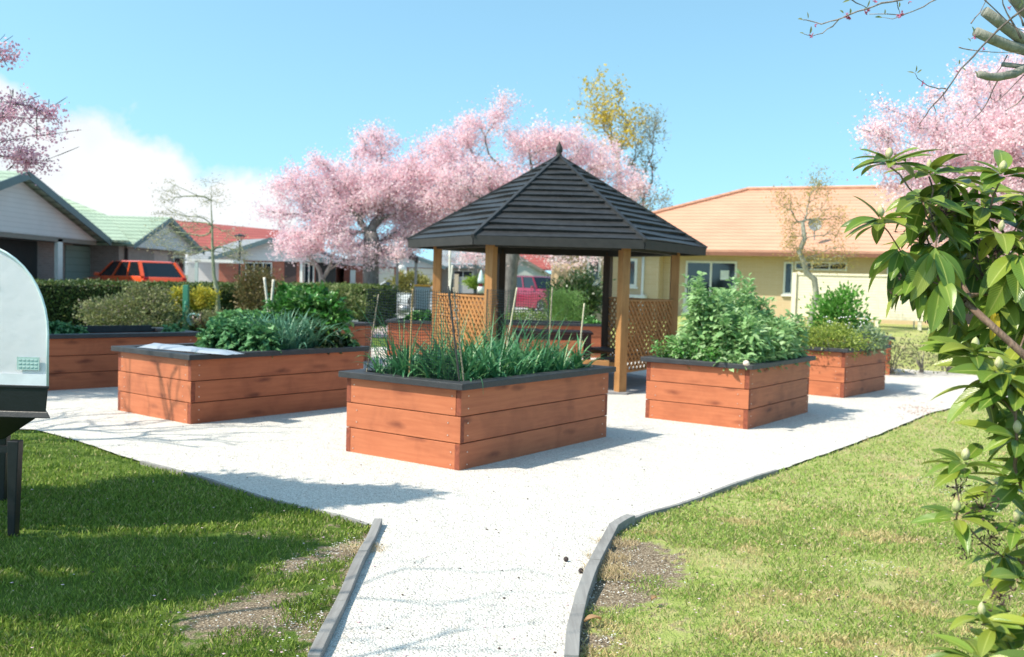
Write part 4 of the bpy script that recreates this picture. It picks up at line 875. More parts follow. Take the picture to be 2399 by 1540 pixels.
blossom_tree('cherry_tree', 'pink blossoming cherry tree with a thick grey trunk, left of the gazebo', G(868, 758), A(868, 545, G(868, 758).y),
    [E_(640, 500, 32, 48, 30, .6), E_(700, 435, 32, 55, 45, 1.), E_(760, 560, 32, 110, 42, 1.3), E_(685, 585, 31.5, 55, 32, .8), E_(660, 440, 32, 40, 25, .5), E_(820, 460, 33, 120, 65, 1.6), E_(880, 345, 33.5, 55, 50, .9), E_(870, 300, 33.5, 22, 28, .4), E_(945, 410, 33, 75, 55, 1.2), E_(955, 540, 33, 85, 60, 1.3), E_(880, 595, 32, 95, 30, 1.), E_(1010, 370, 33.5, 45, 45, .8), E_(760, 400, 32.5, 50, 40, .8), E_(770, 500, 32, 90, 45, 1.2), E_(985, 470, 33, 80, 70, 1.5), E_(880, 440, 32.5, 90, 60, 1.3)],
    800, .27, 100000, .062, PINK, BARK, 21, tw=.5, spread=.14)
Yb = 33
blossom_tree('cherry_tree', 'pink blossoming cherry tree rising directly behind the gazebo', G(1188, 770), A(1200, 560, G(1188, 770).y),
    [E_(1060, 345, Yb, 60, 45, 1.), E_(1115, 305, Yb, 55, 45, .9), E_(1175, 275, Yb, 38, 45, .6), E_(1190, 240, Yb, 18, 22, .3), E_(1250, 345, Yb, 80, 50, 1.3), E_(1330, 325, Yb, 55, 36, .9), E_(1400, 380, Yb, 85, 50, 1.2), E_(1465, 440, Yb, 55, 50, 1.), E_(1100, 440, Yb, 110, 80, 1.8), E_(1040, 510, Yb, 80, 45, 1.2), E_(1250, 480, Yb, 150, 90, 2.), E_(1130, 605, Yb - 1, 110, 13, 1.), E_(1340, 610, Yb - 2, 90, 9, 1.)],
    760, .25, 96000, .062, PINK, BARK, 22, tw=.5, spread=.14)
blossom_tree('cherry_tree', 'large pink cherry tree behind the rhododendron on the right', (11.4, 19.5, 0), (11.1, 19.5, 2.2),
    [E_(2210, 330, 17.5, 190, 70, 1.5), E_(2330, 230, 18, 130, 110, 1.6), E_(2420, 340, 17.5, 210, 130, 1.8), E_(2110, 315, 17, 110, 30, .9), E_(2045, 310, 16.8, 55, 18, .4), E_(2120, 250, 17, 60, 25, .5), E_(2200, 400, 17, 120, 60, 1.2), E_(2250, 440, 17, 170, 70, 1.3), E_(2430, 500, 17, 190, 130, 1.5), E_(2260, 560, 18, 100, 60, 1.), E_(2560, 200, 19, 200, 200, 2.), E_(2090, 390, 17, 50, 40, .5)],
    600, .26, 150000, .042, PINK, BARK, 23, tw=.4, spread=.10)
blossom_tree('cherry_tree', 'pink cherry tree reaching into the frame at the upper left edge', (-9.0, 11.6, 0), (-8.6, 11.4, 1.9),
    [E_(-60, 200, 11.5, 130, 60, .8), E_(-20, 245, 11.3, 100, 18, .4), E_(-60, 330, 11.6, 140, 55, .9), E_(50, 270, 11.3, 90, 24, .35), E_(60, 360, 11.4, 55, 20, .3), E_(0, 130, 11.5, 25, 28, .2), E_(95, 275, 11.3, 65, 14, .35), E_(85, 372, 11.4, 45, 16, .35), E_(20, 305, 11.4, 75, 40, .8), (Vector((-8.4, 11.2, 4.6)), (2.0, 2.0, 1.3)), (Vector((-7.9, 11.0, 3.3)), (1.5, .9, .7), 3.)],
    420, .17, 66000, .036, PINKD, BARK, 24, tw=.22, spread=.06, minr=.004)
# bare-twig trees off the left edge: they throw the dappled shade over court, bed and path
for i, (b_, e_, nn, sd, lab) in enumerate((((-7.3, 7.6, 0), [(Vector((-7.0, 7.6, 3.9)), (1.9, 1.9, 1.3))], 190, 31, 'leafless tree beside the left end of the court, just outside the view'), ((-4.3, 2.6, 0), [(Vector((-3.6, 2.7, 3.7)), (1.1, 1.4, .9))], 90, 32, 'leafless tree left of the camera throwing twig shadows on the path'))):
    t = thing('bare_tree', lab, 'tree', b_); r = np.random.default_rng(sd); T_ = np.concatenate([ell(e[0], e[1], int(nn * 1.6), r, .1) for e in e_]); b0 = Vector(b_)
    branches_mesh(grow([b0, b0 + Vector((.02, 0, .5)), b0 + Vector((.03, .04, 1.1)), b0 + Vector((.1, .05, 1.8))], T_, (.11 if i == 0 else .055), .12, sd, (.005 if i == 0 else .0035), expo=(.55 if i == 0 else .66)), 'trunk', BARK, t)
# evergreen off the left edge (its shade lies over the left lawn)
EV = leafmat('evergreen_leaf', [(.03, .07, .02), (.05, .10, .03), (.07, .13, .035)], .15, .4, .4)
t = thing('evergreen_tree', 'dense evergreen tree standing just outside the left edge of the view', 'tree', (-5.7, 5.5, 0)); r = np.random.default_rng(77)
zc = 3.4; els = []
for px, py, rx, ry in ((820, 1162, .32, .10), (740, 1163, .36, .14), (640, 1160, .40, .15), (540, 1146, .40, .15), (440, 1132, .4, .15), (80, 1185, .5, .07), (250, 1187, .5, .07), (420, 1184, .45, .07), (570, 1183, .35, .06), (60, 1292, .5, .10), (220, 1292, .5, .10), (380, 1290, .45, .10), (520, 1285, .35, .08), (60, 1400, .35, .06), (330, 1370, .3, .05)): q = G(px, py) + SUN * (zc / SUN.z); els.append(((q.x, q.y, q.z), (rx, ry, .35)))
T_ = np.concatenate([ell(c, q, int(30 + 60 * q[0]), r, .1) for c, q in els]); res = grow([Vector((-5.7, 5.5, 0)), Vector((-5.7, 5.5, .8)), Vector((-5.6, 5.5, 1.8))], T_, .14, .15, 77, .005); branches_mesh(res, 'trunk', BARK, t)
P = np.repeat(T_, 170, 0); P = P + r.normal(size=P.shape) * .08; npmesh('foliage', leafcards(P, rdir(len(P), r), .09, .045, r), 4, EV, t)
# tall sparse tree with yellow leaves
YL = leafmat('yellow_leaf', [(.62, .44, .03), (.72, .54, .06), (.5, .40, .08)], .35, .5, .3); DL2 = leafmat('dull_leaf', [(.22, .24, .12), (.30, .30, .16), (.36, .30, .12), (.18, .22, .15)], .3, .5, .3)
Yt = 40
t = blossom_tree('yellow_leaf_tree', 'tall slender tree with sparse yellow leaves behind the gazebo', G(1465, 752), A(1468, 560, G(1465, 752).y if False else Yt), [E_(1400, 240, Yt, 55, 75, 1.), E_(1450, 300, Yt, 70, 70, 1.2), E_(1440, 210, Yt, 35, 35, .6)], 230, .09, 1700, .13, YL, BARKP, 41, tw=.5, spread=.12, minr=.008, wander=.06, leaf_aspect=.6, part='foliage')
t.location = t.location
blossom_tree('sparse_tree', 'tall thin tree with dull grey-green leaves, right beside the yellow one', (A(1490, 700, 41).x, 41, 0), A(1488, 520, 41), [E_(1520, 300, 41, 45, 60, 1.), E_(1500, 400, 41, 40, 60, .9), E_(1545, 475, 40, 42, 45, .8), E_(1500, 470, 41, 40, 60, .8)], 260, .08, 2400, .10, DL2, BARK, 42, tw=.5, spread=.15, minr=.008, wander=.06, leaf_aspect=.5, part='foliage')
# twisted small tree on the right
Yr = 26.5
t = thing('twisted_tree', 'small crooked tree with thin ochre leaves in front of the cream fence', 'tree', (A(1893, 795, Yr).x, Yr, .3)); r = np.random.default_rng(5)
tk = [A(x, y, Yr) for x, y in ((1893, 812), (1893, 790), (1900, 745), (1912, 690), (1908, 655), (1890, 640), (1882, 610), (1872, 590), (1885, 560), (1880, 520))]
els = [E_(1920, 430, Yr, 40, 40, .4), E_(1840, 480, Yr, 35, 55, .5), E_(1960, 520, Yr, 45, 50, .5), E_(1910, 500, Yr, 50, 60, .5), E_(1890, 600, Yr, 50, 30, .5), E_(1960, 600, Yr, 50, 35, .5), E_(1850, 560, Yr, 20, 50, .3)]
T_ = np.concatenate([ell(c, q, 40, r, .1) for c, q in els]); res = grow(tk, T_, .085, .2, 6, .0035); nodes, par, paths, rad, nt_ = res
branches_mesh(res, 'trunk', BARKP, t)
P = np.concatenate([np.array(nodes[i[-1]])[None] + r.normal(size=(16, 3)) * .10 for i in paths]); npmesh('foliage', leafcards(P, rdir(len(P), r), .055, .028, r), 4, leafmat('ochre_leaf', [(.42, .33, .07), (.52, .40, .10), (.34, .24, .12), (.3, .32, .1)], .3), t)
# young bare tree on the left
Yy = 22.5
t = thing('young_tree', 'young leafless tree with a greenish forked trunk in front of the hedge', 'tree', (A(510, 730, Yy).x, Yy, 0)); r = np.random.default_rng(9)
tk = [A(x, y, Yy) for x, y in ((512, 795), (511, 720), (508, 680), (501, 645), (498, 590), (497, 530), (494, 470), (496, 430))]
els = [E_(400, 520, Yy, 55, 40, .8), E_(390, 460, Yy, 28, 38, .5), E_(370, 560, Yy, 30, 25, .5), E_(495, 450, Yy, 40, 50, .6), E_(545, 560, Yy, 35, 45, .7), E_(450, 530, Yy, 50, 60, .8), E_(430, 590, Yy, 40, 30, .7), E_(560, 600, Yy, 30, 25, .6)]
T_ = np.concatenate([ell(c, q, 46, r, .15) for c, q in els]); res = grow(tk, T_, .07, .07, 9, .0035, allow=2, ttaper=.8); branches_mesh(res, 'trunk', BARKG, t)
nodes, par, paths, rad, nt_ = res; P = np.concatenate([np.array(nodes[i[-1]])[None] + r.normal(size=(5, 3)) * .1 for i in paths]); npmesh('foliage', leafcards(P, rdir(len(P), r), .05, .02, r), 4, leafmat('bud_leaf', [(.4, .36, .2), (.5, .45, .28)], .3), t)
# small pale forked tree below the left cherry
Yk = 33
t = thing('forked_tree', 'small pale tree with a wide fork below the left cherry blossoms', 'tree', (A(757, 700, Yk).x, Yk, 0)); r = np.random.default_rng(19)
T_ = np.concatenate([ell(c, q, 14, r, .2) for c, q in (E_(725, 600, Yk, 20, 30, .5), E_(790, 600, Yk, 20, 30, .5))]); branches_mesh(grow([A(757, 735, Yk), A(757, 690, Yk), A(757, 668, Yk)], T_, .11, .1, 4, .01), 'trunk', barkmat('pinkish_bark', (.42, .36, .33), (.28, .24, .22)), t)
# ================================================================ HEDGE, SHRUBS, FLOWER BEDS
HG = leafmat('hedge_leaf', [(.035, .07, .018), (.055, .10, .025), (.09, .14, .035), (.14, .19, .05), (.20, .22, .07)], .15, .45, .35)
def hedge(P, z, dep_, label, n, seed, leaf=.05, m=HG):
    t = thing('hedge', label, 'hedge', P[0]); r = np.random.default_rng(seed); core = MB(); Q = []; D = []
    cum = [0]
    for a, b in zip(P, P[1:]):
        d = (b - a).normalized(); nn = Vector((-d.y, d.x, 0)) * dep_; i_ = nn * .08
        core.hexa([a + i_, b + i_, b + nn * .92, a + nn * .92] + [p + Vector((0, 0, z - .06)) for p in (a + i_, b + i_, b + nn * .92, a + nn * .92)]); L = (b - a).length; k = int(n * L / sum((y - x).length for x, y in zip(P, P[1:])))
        s = r.random(k); h = r.random(k); face = r.random(k)
        for j in range(k):
            p = a.lerp(b, s[j]); wob_ = .05 * noise.noise(Vector((p.x * 1.5, h[j] * 3, p.y)))
            if face[j] < .62: q = p + nn * (-.02 + wob_) + Vector((0, 0, h[j] * z)); dd = -nn.normalized()
            elif face[j] < .95: q = p + nn * h[j] + Vector((0, 0, z + .03 * noise.noise(Vector((p.x * 2, p.y * 2, h[j]))))); dd = Vector((0, 0, 1))
            else: q = p + nn * 1.02 + Vector((0, 0, h[j] * z)); dd = nn.normalized()
            Q.append(tuple(q)); D.append(tuple(dd))
    core.build('branch_core', mat('hedge_core', (.02, .026, .012), (.012, .014, .008), 20, .95), t); Q = np.array(Q) + r.normal(size=(len(Q), 3)) * .03; D = unit(np.array(D) + r.normal(size=Q.shape) * .8); L = leaf * (.6 + .8 * r.random(len(Q)))
    npmesh('foliage', leafcards(Q, D, L, L * .55, r), 4, m, t)
hp = lambda px, Y: Vector((A(px, 660, Y).x, Y, 0))
hedge([hp(-60, 20.4), hp(125, 21.5), hp(417, 23.1), hp(541, 25), hp(700, 27.6)], 1.2, .8, 'long dark clipped hedge behind the left raised beds', 34000, 3, .055)
hedge([hp(700, 27.8), hp(841, 30.4), hp(935, 32)], 1.22, .8, 'lighter green hedge section left of the gazebo behind the cherry trunk', 10000, 4, .07, leafmat('hedge_leaf_light', [(.08, .13, .03), (.14, .20, .05), (.22, .27, .08), (.06, .10, .03)], .2))
GGR = leafmat('heath_leaf', [(.17, .20, .08), (.26, .28, .10), (.14, .17, .08), (.34, .34, .14), (.24, .20, .18)], .25)
Yh = 20.5
shrub('heath_shrub', 'large loose grey-green shrub in front of the hedge, at its left part', A(300, 735, Yh), (1.05, .6, .42), 9000, .06, GGR, seed=31, clumps=60, cl=.16)
shrub('heath_shrub', 'taller grey-green twiggy shrub top touching the hedge below the orange car', A(345, 700, Yh + .3), (.5, .4, .35), 2600, .06, GGR, seed=32, clumps=30, cl=.2)
YEL = leafmat('yellow_bush_leaf', [(.55, .46, .04), (.66, .56, .08), (.34, .34, .05), (.24, .28, .05)], .3)
shrub('yellow_bush', 'bright yellow-leaved bush left of the green post', A(418, 702, 21.8), (.24, .3, .24), 2200, .06, YEL, seed=33)
shrub('yellow_bush', 'bright yellow-leaved bush between the green post and the young tree', A(475, 700, 22.0), (.34, .3, .24), 2600, .06, YEL, seed=34)
BRN = leafmat('bronze_leaf', [(.20, .13, .06), (.14, .12, .05), (.26, .20, .08), (.1, .12, .04)], .25)
shrub('bronze_shrub', 'bronze-brown leaved shrub behind the hedge near the two white canes', A(605, 690, 24.2), (.55, .5, .62), 5200, .07, BRN, seed=35, clumps=40)
shrub('green_shrub', 'mid green shrub between the chard bed and the left cherry trunk', A(805, 712, 24.5), (.62, .5, .40), 5000, .07, leafmat('midg', [(.08, .13, .03), (.14, .19, .05), (.2, .24, .08), (.26, .24, .12)], .2), seed=36, clumps=40)
shrub('olive_bush', 'rounded olive bush in front of the garages, beside the white car', A(965, 664, 40), (.72, .6, .40), 3000, .12, leafmat('olive', [(.22, .22, .06), (.32, .30, .09), (.16, .17, .05)], .2), seed=37)
shrub('lime_bush', 'small lime green bush visible above the left lattice of the gazebo', A(1117, 662, 36), (.45, .4, .22), 1500, .09, leafmat('lime', [(.25, .38, .05), (.34, .48, .08)], .3), seed=38)
shrub('conifer_bush', 'feathery bright green bush seen through the gazebo', A(1325, 725, 24.5), (.58, .5, .52), 9000, .06, leafmat('feathery', [(.10, .20, .05), (.15, .28, .07), (.20, .34, .10), (.08, .15, .05)], .3), seed=39, clumps=60, cl=.2, aspect=.25, up=.8)
shrub('dark_bush', 'tall dark evergreen bush behind the feathery bush', A(1345, 700, 26.5), (.72, .6, .68), 6500, .09, leafmat('darkb', [(.02, .05, .015), (.04, .08, .02), (.07, .12, .03)], .15, .35, .5), seed=40, clumps=46)
shrub('low_bush', 'low yellow-green bush seen through the gazebo in front of the red car', A(1240, 748, 26), (.6, .4, .22), 2600, .06, leafmat('lowb', [(.14, .22, .05), (.24, .32, .08)], .3), seed=41)
for i, (px, py, rx, rz_, lab) in enumerate(((2095, 775, .42, .33, 'pale straggly rose bush on the lawn right of the beds'), (2165, 790, .45, .38, 'pale straggly rose bush in the middle of the right border'), (2225, 775, .35, .32, 'pale straggly rose bush just left of the rhododendron'), (2330, 785, .5, .35, 'cream-leaved bush behind the rhododendron'))):
    Yq = 17.5 + .4 * i; c = A(px, py, Yq); shrub('rose_bush', lab, (c.x, c.y, rz_ + .05), (rx, .4, rz_), 520, .055, leafmat('rose%d' % i, [(.14, .17, .06), (.24, .25, .12), (.10, .12, .05), (.34, .30, .18)] if i < 3 else [(.5, .48, .25), (.3, .34, .14), (.6, .56, .34)], .3), seed=50 + i, clumps=22, cl=.3, group='rose bushes in the right border')
# soil strip under the roses
m_ = MB(); q = [G(2080, 822), G(2240, 830), G(2420, 842), G(2420, 826), G(2080, 808)]; m_.quad(*[p + Vector((0, 0, -.002)) for p in q]); struct(m_.build('bark_mulch', mat('bark_mulch', (.20, .13, .10), (.10, .07, .055), 30, .95, .8, 60)))
# flowers before the hedge
def flowers(n, x0, x1, y0, y1, Y, cols, label, s_=.05, seed=1):
    r = random.Random(seed); mb = []; 
    for i in range(n):
        c = A(r.uniform(x0, x1), r.uniform(y0, y1), Y + r.uniform(-.4, .4)); mb.append(tuple(c))
    P = np.array(mb); P = np.repeat(P, 5, 0) + np.random.default_rng(seed).normal(size=(n * 5, 3)) * s_ * .45; P = P[P[:, 2] > .03]
    o = npmesh('flowers', leafcards(P, rdir(len(P), np.random.default_rng(seed)), s_, s_, np.random.default_rng(seed), .5), 4, leafmat('flower_' + label[:6].replace(' ', '_'), cols, .3, .6)); return tag(o, label, 'flowers', kind='stuff')
flowers(240, 440, 620, 690, 765, 21.3, [(.62, .42, .52), (.75, .62, .66), (.5, .3, .42)], 'pale pink and mauve flowers around the young tree', seed=2)
flowers(60, 320, 430, 690, 760, 20.9, [(.62, .45, .55), (.75, .66, .7)], 'scattered pink flowers between the shrub and the green post', seed=3)
flowers(30, 340, 440, 745, 768, 20.4, [(.85, .42, .03), (.8, .5, .06)], 'few orange flowers low in front of the shrub', .075, seed=4)
flowers(18, 520, 560, 700, 715, 21.2, [(.7, .1, .5), (.6, .2, .6)], 'magenta flowers right of the young tree', .06, seed=5)
shrub('flower_foliage', 'grey-green flower foliage at the foot of the young tree', A(520, 752, 21.2), (.95, .4, .20), 3600, .05, GGR, seed=43, clumps=44)
m_ = []; r = random.Random(3)
for i in range(1500): m_.append((A(r.uniform(900, 1075), 0, 26 + r.uniform(-1.5, 4)).x, 26 + r.uniform(-1.5, 4), .02))
P = np.array(m_); tag(npmesh('petal_carpet', leafcards(P, rdir(len(P)) * np.array([1, 1, .2]), .09, .09), 4, PINK), 'fallen pink petals on the ground between the two cherry trunks', 'petals', kind='stuff')
# ================================================================ HOUSES
class VP:
    """vertical plane through two ground points; n points to the camera"""
    def __init__(s, a, b):
        s.a = Vector((a[0], a[1], 0)); s.u = Vector((b[0] - a[0], b[1] - a[1], 0)); s.L = s.u.length; s.u.normalize(); n = Vector((s.u.y, -s.u.x, 0)); s.n = n if n.dot(-s.a) > 0 else -n
    def hit(s, px, py):
        d = Vector(ray(px, py)); o = Vector((0, 0, CH)); t = (s.a - o).dot(s.n) / d.dot(s.n); return o + d * t
    def uz(s, px, py): p = s.hit(px, py); return (p - s.a).dot(s.u), p.z
    def P(s, u, z, d=0): return s.a + s.u * u + Vector((0, 0, z)) + s.n * d
    def box(s, mb, u0, u1, z0, z1, d0, d1):
        u0, u1 = min(u0, u1), max(u0, u1)
        return mb.hexa([s.P(u0, z0, d0), s.P(u1, z0, d0), s.P(u1, z0, d1), s.P(u0, z0, d1), s.P(u0, z1, d0), s.P(u1, z1, d0), s.P(u1, z1, d1), s.P(u0, z1, d1)])
    def rect(s, x0, y0, x1, y1):
        ym = (y0 + y1) / 2; xm = (x0 + x1) / 2; ua, ub = s.uz(x0, ym)[0], s.uz(x1, ym)[0]; return min(ua, ub), max(ua, ub), s.uz(xm, y1)[1], s.uz(xm, y0)[1]
WHITE = mat('white_frame', (.74, .73, .68), (.66, .65, .60), 5, .5); GREYW = linedmat('grey_cladding', (.60, .58, .58), (.42, .41, .41), .16); CREAMD = linedmat('cream_garage', (.60, .55, .46), (.42, .38, .32), .5)
BRICKR = brickmat('red_brick', (.36, .10, .06), (.28, .08, .05), (.36, .27, .22)); BRICKT = brickmat('taupe_brick', (.30, .23, .20), (.24, .18, .16), (.34, .3, .27)); BRICKY = brickmat('yellow_brick', (.57, .43, .27), (.54, .40, .245), (.58, .46, .31))
GRN = tilemat('green_tiles', (.35, .43, .33), (.28, .36, .27), .17); REDT = tilemat('red_tiles', (.38, .10, .085), (.31, .075, .065), .19); ORT = tilemat('orange_tiles', (.62, .34, .23), (.55, .285, .19), .135, .55); GREYT = tilemat('grey_tiles', (.30, .32, .34), (.24, .25, .27), .13)
FASC = mat('blue_grey_fascia', (.085, .13, .14), (.07, .105, .115), 4, .5); GDOOR = linedmat('sage_garage', (.19, .25, .22), (.12, .16, .14), .28); DARKO = mat('dark_panel', (.02, .018, .017), (.012, .011, .01), 4, .8); BROWNF = mat('brown_gutter', (.22, .09, .05), None, 4, .5)
def window(v, t, x0, y0, x1, y1, mull=1, fr=WHITE, name='window', wfr=.05, sill=True, d=0.0):
    u0, u1, z0, z1 = v.rect(x0, y0, x1, y1); m_ = MB()
    for a, b, c, e in ((u0, u1, z1 - wfr, z1), (u0, u1, z0, z0 + wfr), (u0, u0 + wfr, z0 + wfr, z1 - wfr), (u1 - wfr, u1, z0 + wfr, z1 - wfr)): v.box(m_, a, b, c, e, d + .002, d + .05)
    for k in range(1, mull + 1 if mull > 0 else 0):
        c = u0 + (u1 - u0) * k / (mull + 1); v.box(m_, c - wfr * .5, c + wfr * .5, z0 + wfr, z1 - wfr, d + .002, d + .045)
    f = m_.build(name, fr, t); m_ = MB(); v.box(m_, u0 + wfr * .6, u1 - wfr * .6, z0 + wfr * .6, z1 - wfr * .6, d + .003, d + .02); m_.build('pane', GLASS, f)
    if sill: m_ = MB(); v.box(m_, u0 - .05, u1 + .05, z0 - .07, z0 - .003, d + .002, d + .09); m_.build('sill', fr, f)
    return f
def panel(v, t, x0, y0, x1, y1, m, name, d0=.002, d1=.03, uvz=None, z0=None):
    u0, u1, a, b = v.rect(x0, y0, x1, y1); a = z0 if z0 is not None else a; m_ = MB(); v.box(m_, u0, u1, a, b, d0, d1); return m_.build(name, m, t)
def gable(v, t, L, T, R, dep_, wallm, roofm, fasm=FASC, over=.35, back=6, gab=None, zb=0., wall=True, th=.10, fw=.2):
    """gable front on plane v; L,T,R are (px,py) of left eave, apex, right eave"""
    l, a, r_ = v.uz(*L), v.uz(*T), v.uz(*R); ze = (l[1] + r_[1]) / 2
    if l[0] > r_[0]: l, r_ = r_, l
    o = over; m_ = MB(); m_.slab([v.P(l[0] + .3, ze, 0), v.P(r_[0] - .3, ze, 0), v.P(r_[0] - .3, ze + .1, 0), v.P(a[0], a[1] - .06, 0), v.P(l[0] + .3, ze + .1, 0)], -v.n * .1); m_.build('gable', gab or wallm, t)
    if wall: m_ = MB(); v.box(m_, l[0] + .4, r_[0] - .4, zb - .3, ze - .002, -back, -.12); m_.build('wall', wallm, t)
    for e in (l, r_):
        m_ = MB(); p0, p1 = v.P(e[0], ze, o), v.P(a[0], a[1], o); m_.slab([p0, p1, p1 - v.n * (back + o), p0 - v.n * (back + o)], (0, 0, th)); m_.build('roof', roofm, t)
        m_ = MB(); m_.slab([p0 + Vector((0, 0, th + .01)), p1 + Vector((0, 0, th + .01)), p1 - Vector((0, 0, fw - th)), p0 - Vector((0, 0, fw - th))], v.n * .04); m_.build('fascia', fasm, t)
    return l, a, r_, ze
# --- green roofed house, near left
K = 1.35; xa = -12.2 * K; vA = VP((xa, 14), (xa, 40)); hA = thing('house', 'green-roofed house with a grey gable and open dark garage at the far left', 'house', (xa, 23.6 * K, .3))
au, az = vA.uz(38, 408); ru, rz = vA.uz(235, 566)
lu = 2 * au - ru; g1 = MB(); ze = rz
g1.slab([vA.P(lu + .3, ze), vA.P(ru - .3, ze), vA.P(au, az - .1)], -vA.n * .15); g1.build('gable', GREYW, hA)
for e in (lu, ru):
    m_ = MB(); p0, p1 = vA.P(e, ze, .4), vA.P(au, az, .4); m_.slab([p0, p1, p1 - vA.n * 12, p0 - vA.n * 12], (0, 0, .10)); m_.build('roof', GRN, hA)
    m_ = MB(); m_.slab([p0 + Vector((0, 0, .11)), p1 + Vector((0, 0, .11)), p1 - Vector((0, 0, .16)), p0 - Vector((0, 0, .16))], vA.n * .05); m_.build('fascia', FASC, hA)
vAw = VP((xa - .9, 14), (xa - .9, 40)); m_ = MB(); vAw.box(m_, 5, ru - .4, -.2, ze - .03, -9, 0); m_.build('wall', BRICKT, hA)
m_ = MB(); vA.box(m_, lu + .3, ru - .3, ze - .16, ze - .005, -.9, -.02); m_.build('soffit', mat('soffit_brown', (.20, .17, .14)), hA)
panel(vAw, hA, -60, 556, 86, 700, DARKO, 'garage_shade_panel', .002, .02); panel(vAw, hA, 152, 577, 217, 720, GDOOR, 'garage_door', .002, .03); panel(vA, hA, 137, 560, 148, 720, WHITE, 'porch_post', -.15, -.02)  # near-black panel on the wall stands in for the shaded garage interior
m_ = MB(); u0, _, _, _ = vA.rect(205, 600, 217, 640); yb = 29.6 * K
m_.slab([Vector((xa - 1.2, 28.3 * K, ze)), A(302, 568, 28.3 * K), A(250, 508, 32.2 * K), A(88, 441, 34 * K), Vector((-24, 34 * K, 4.9)), Vector((-22, 28.3 * K, ze))], (0, 0, .08)); m_.build('roof', GRN, hA, recalc=True)
vR = VP((xa - 1.5, yb), (-11.9 * K, yb)); m_ = MB(); vR.box(m_, -1, vR.L, -.1, ze - .03, -3, 0); m_.build('wall', BRICKT, hA)
window(vR, hA, 253, 588, 271, 622, 0); panel(vR, hA, 278, 582, 300, 700, mat('dark_door', (.07, .05, .045)), 'door')
# --- second green gable
xb = -11.6 * K; vB = VP((xb, 30), (xb, 60)); hB = thing('house', 'second green-roofed house whose grey gable end rises behind the orange car', 'house', (xb, 32 * K, .3))
gable(vB, hB, (296, 571), (385, 514), (464, 598), 0, GREYW, GRN, FASC, .3, 11, zb=.3, wall=False)
vB2 = VP((xb - .5, 30), (xb - .5, 60)); m_ = MB(); l_, r__ = vB.uz(296, 571)[0], vB.uz(464, 598)[0]; vB2.box(m_, l_ + .5, r__ - .4, -.1, 2.6, -9, 0); m_.build('wall', BRICKT, hB)
panel(vB2, hB, 336, 588, 392, 700, mat('blush_garage', (.50, .36, .31), None, 4, .6), 'garage_door'); window(vB2, hB, 405, 600, 430, 640, 0)
# --- red roof far left-centre
hC = thing('house', 'red-roofed house behind the young bare tree', 'house', (-17, 62, .3)); m_ = MB(); m_.slab([A(430, 588, 58), A(760, 592, 58), A(760, 552, 64), A(635, 542, 64), A(395, 519, 64)], (0, 0, .12)); m_.build('roof', REDT, hC)
m_ = MB(); m_.slab([A(440, 592, 59), A(760, 594, 59), A(760, 690, 59), A(440, 690, 59)], (0, 5, 0)); m_.build('wall', GREYW, hC)
m_ = MB(); q = A(548, 540, 63); m_.box(q + Vector((0, 0, -.1)), (.18, .18, .5)); m_.build('vent_pipe', WHITE, hC)
# --- centre house with brick porch
vD = VP((-24, 55), (10, 55)); hD = thing('house', 'grey-gabled brick house with a white-framed window, behind the pale canes', 'house', (-13, 55, .3))
gable(vD, hD, (495, 614), (638, 562), (781, 610), 0, BRICKR, GREYT, FASC, .5, 9, gab=GREYW, zb=0, fw=.26); m_ = MB()
m_.slab([A(425, 612, 56), A(500, 612, 56), A(640, 562, 58), A(560, 566, 60)], (0, 0, .1)); m_.build('roof', GREYT, hD)
window(vD, hD, 574, 615, 636, 662, 2, d=-.11); panel(vD, hD, 665, 613, 693, 700, mat('dark_red_door', (.05, .025, .022)), 'door', -.11, -.08); panel(vD, hD, 703, 612, 709, 700, WHITE, 'porch_post', -.02, .08); window(vD, hD, 711, 616, 735, 665, 1, d=-.11); panel(vD, hD, 738, 616, 786, 700, DARKO, 'porch_shade_panel', -.11, -.09)  # near-black porch panel stands in for the shade inside the porch
# --- garage block
vE = VP((-16, 58), (10, 58)); hE = thing('house', 'long pale-gabled house with two cream garage doors behind the left cherry trunk', 'house', (-6, 58, .3))
gable(vE, hE, (790, 626), (905, 580), (1045, 624), 0, BRICKR, GREYT, FASC, .4, 9, gab=mat('pale_gable', (.56, .58, .58), None, 2, .7), zb=0)
for (a, b, nm, mm) in ((872, 922, 'garage_door', CREAMD), (956, 1016, 'garage_door', CREAMD)): panel(vE, hE, a, 629, b, 720, mm, nm, -.11, -.07)
panel(vE, hE, 945, 627, 952, 720, WHITE, 'porch_post', -.05, .05); panel(vE, hE, 820, 633, 832, 720, WHITE, 'porch_post', -.05, .05)
q = A(940, 628, 57); m_ = MB(); m_.lathe(q, [(.02, -.25), (.22, -.2), (.30, 0), (.22, .12), (.05, .2)], 10); m_.build('porch_lamp', WHITE, hE, True)
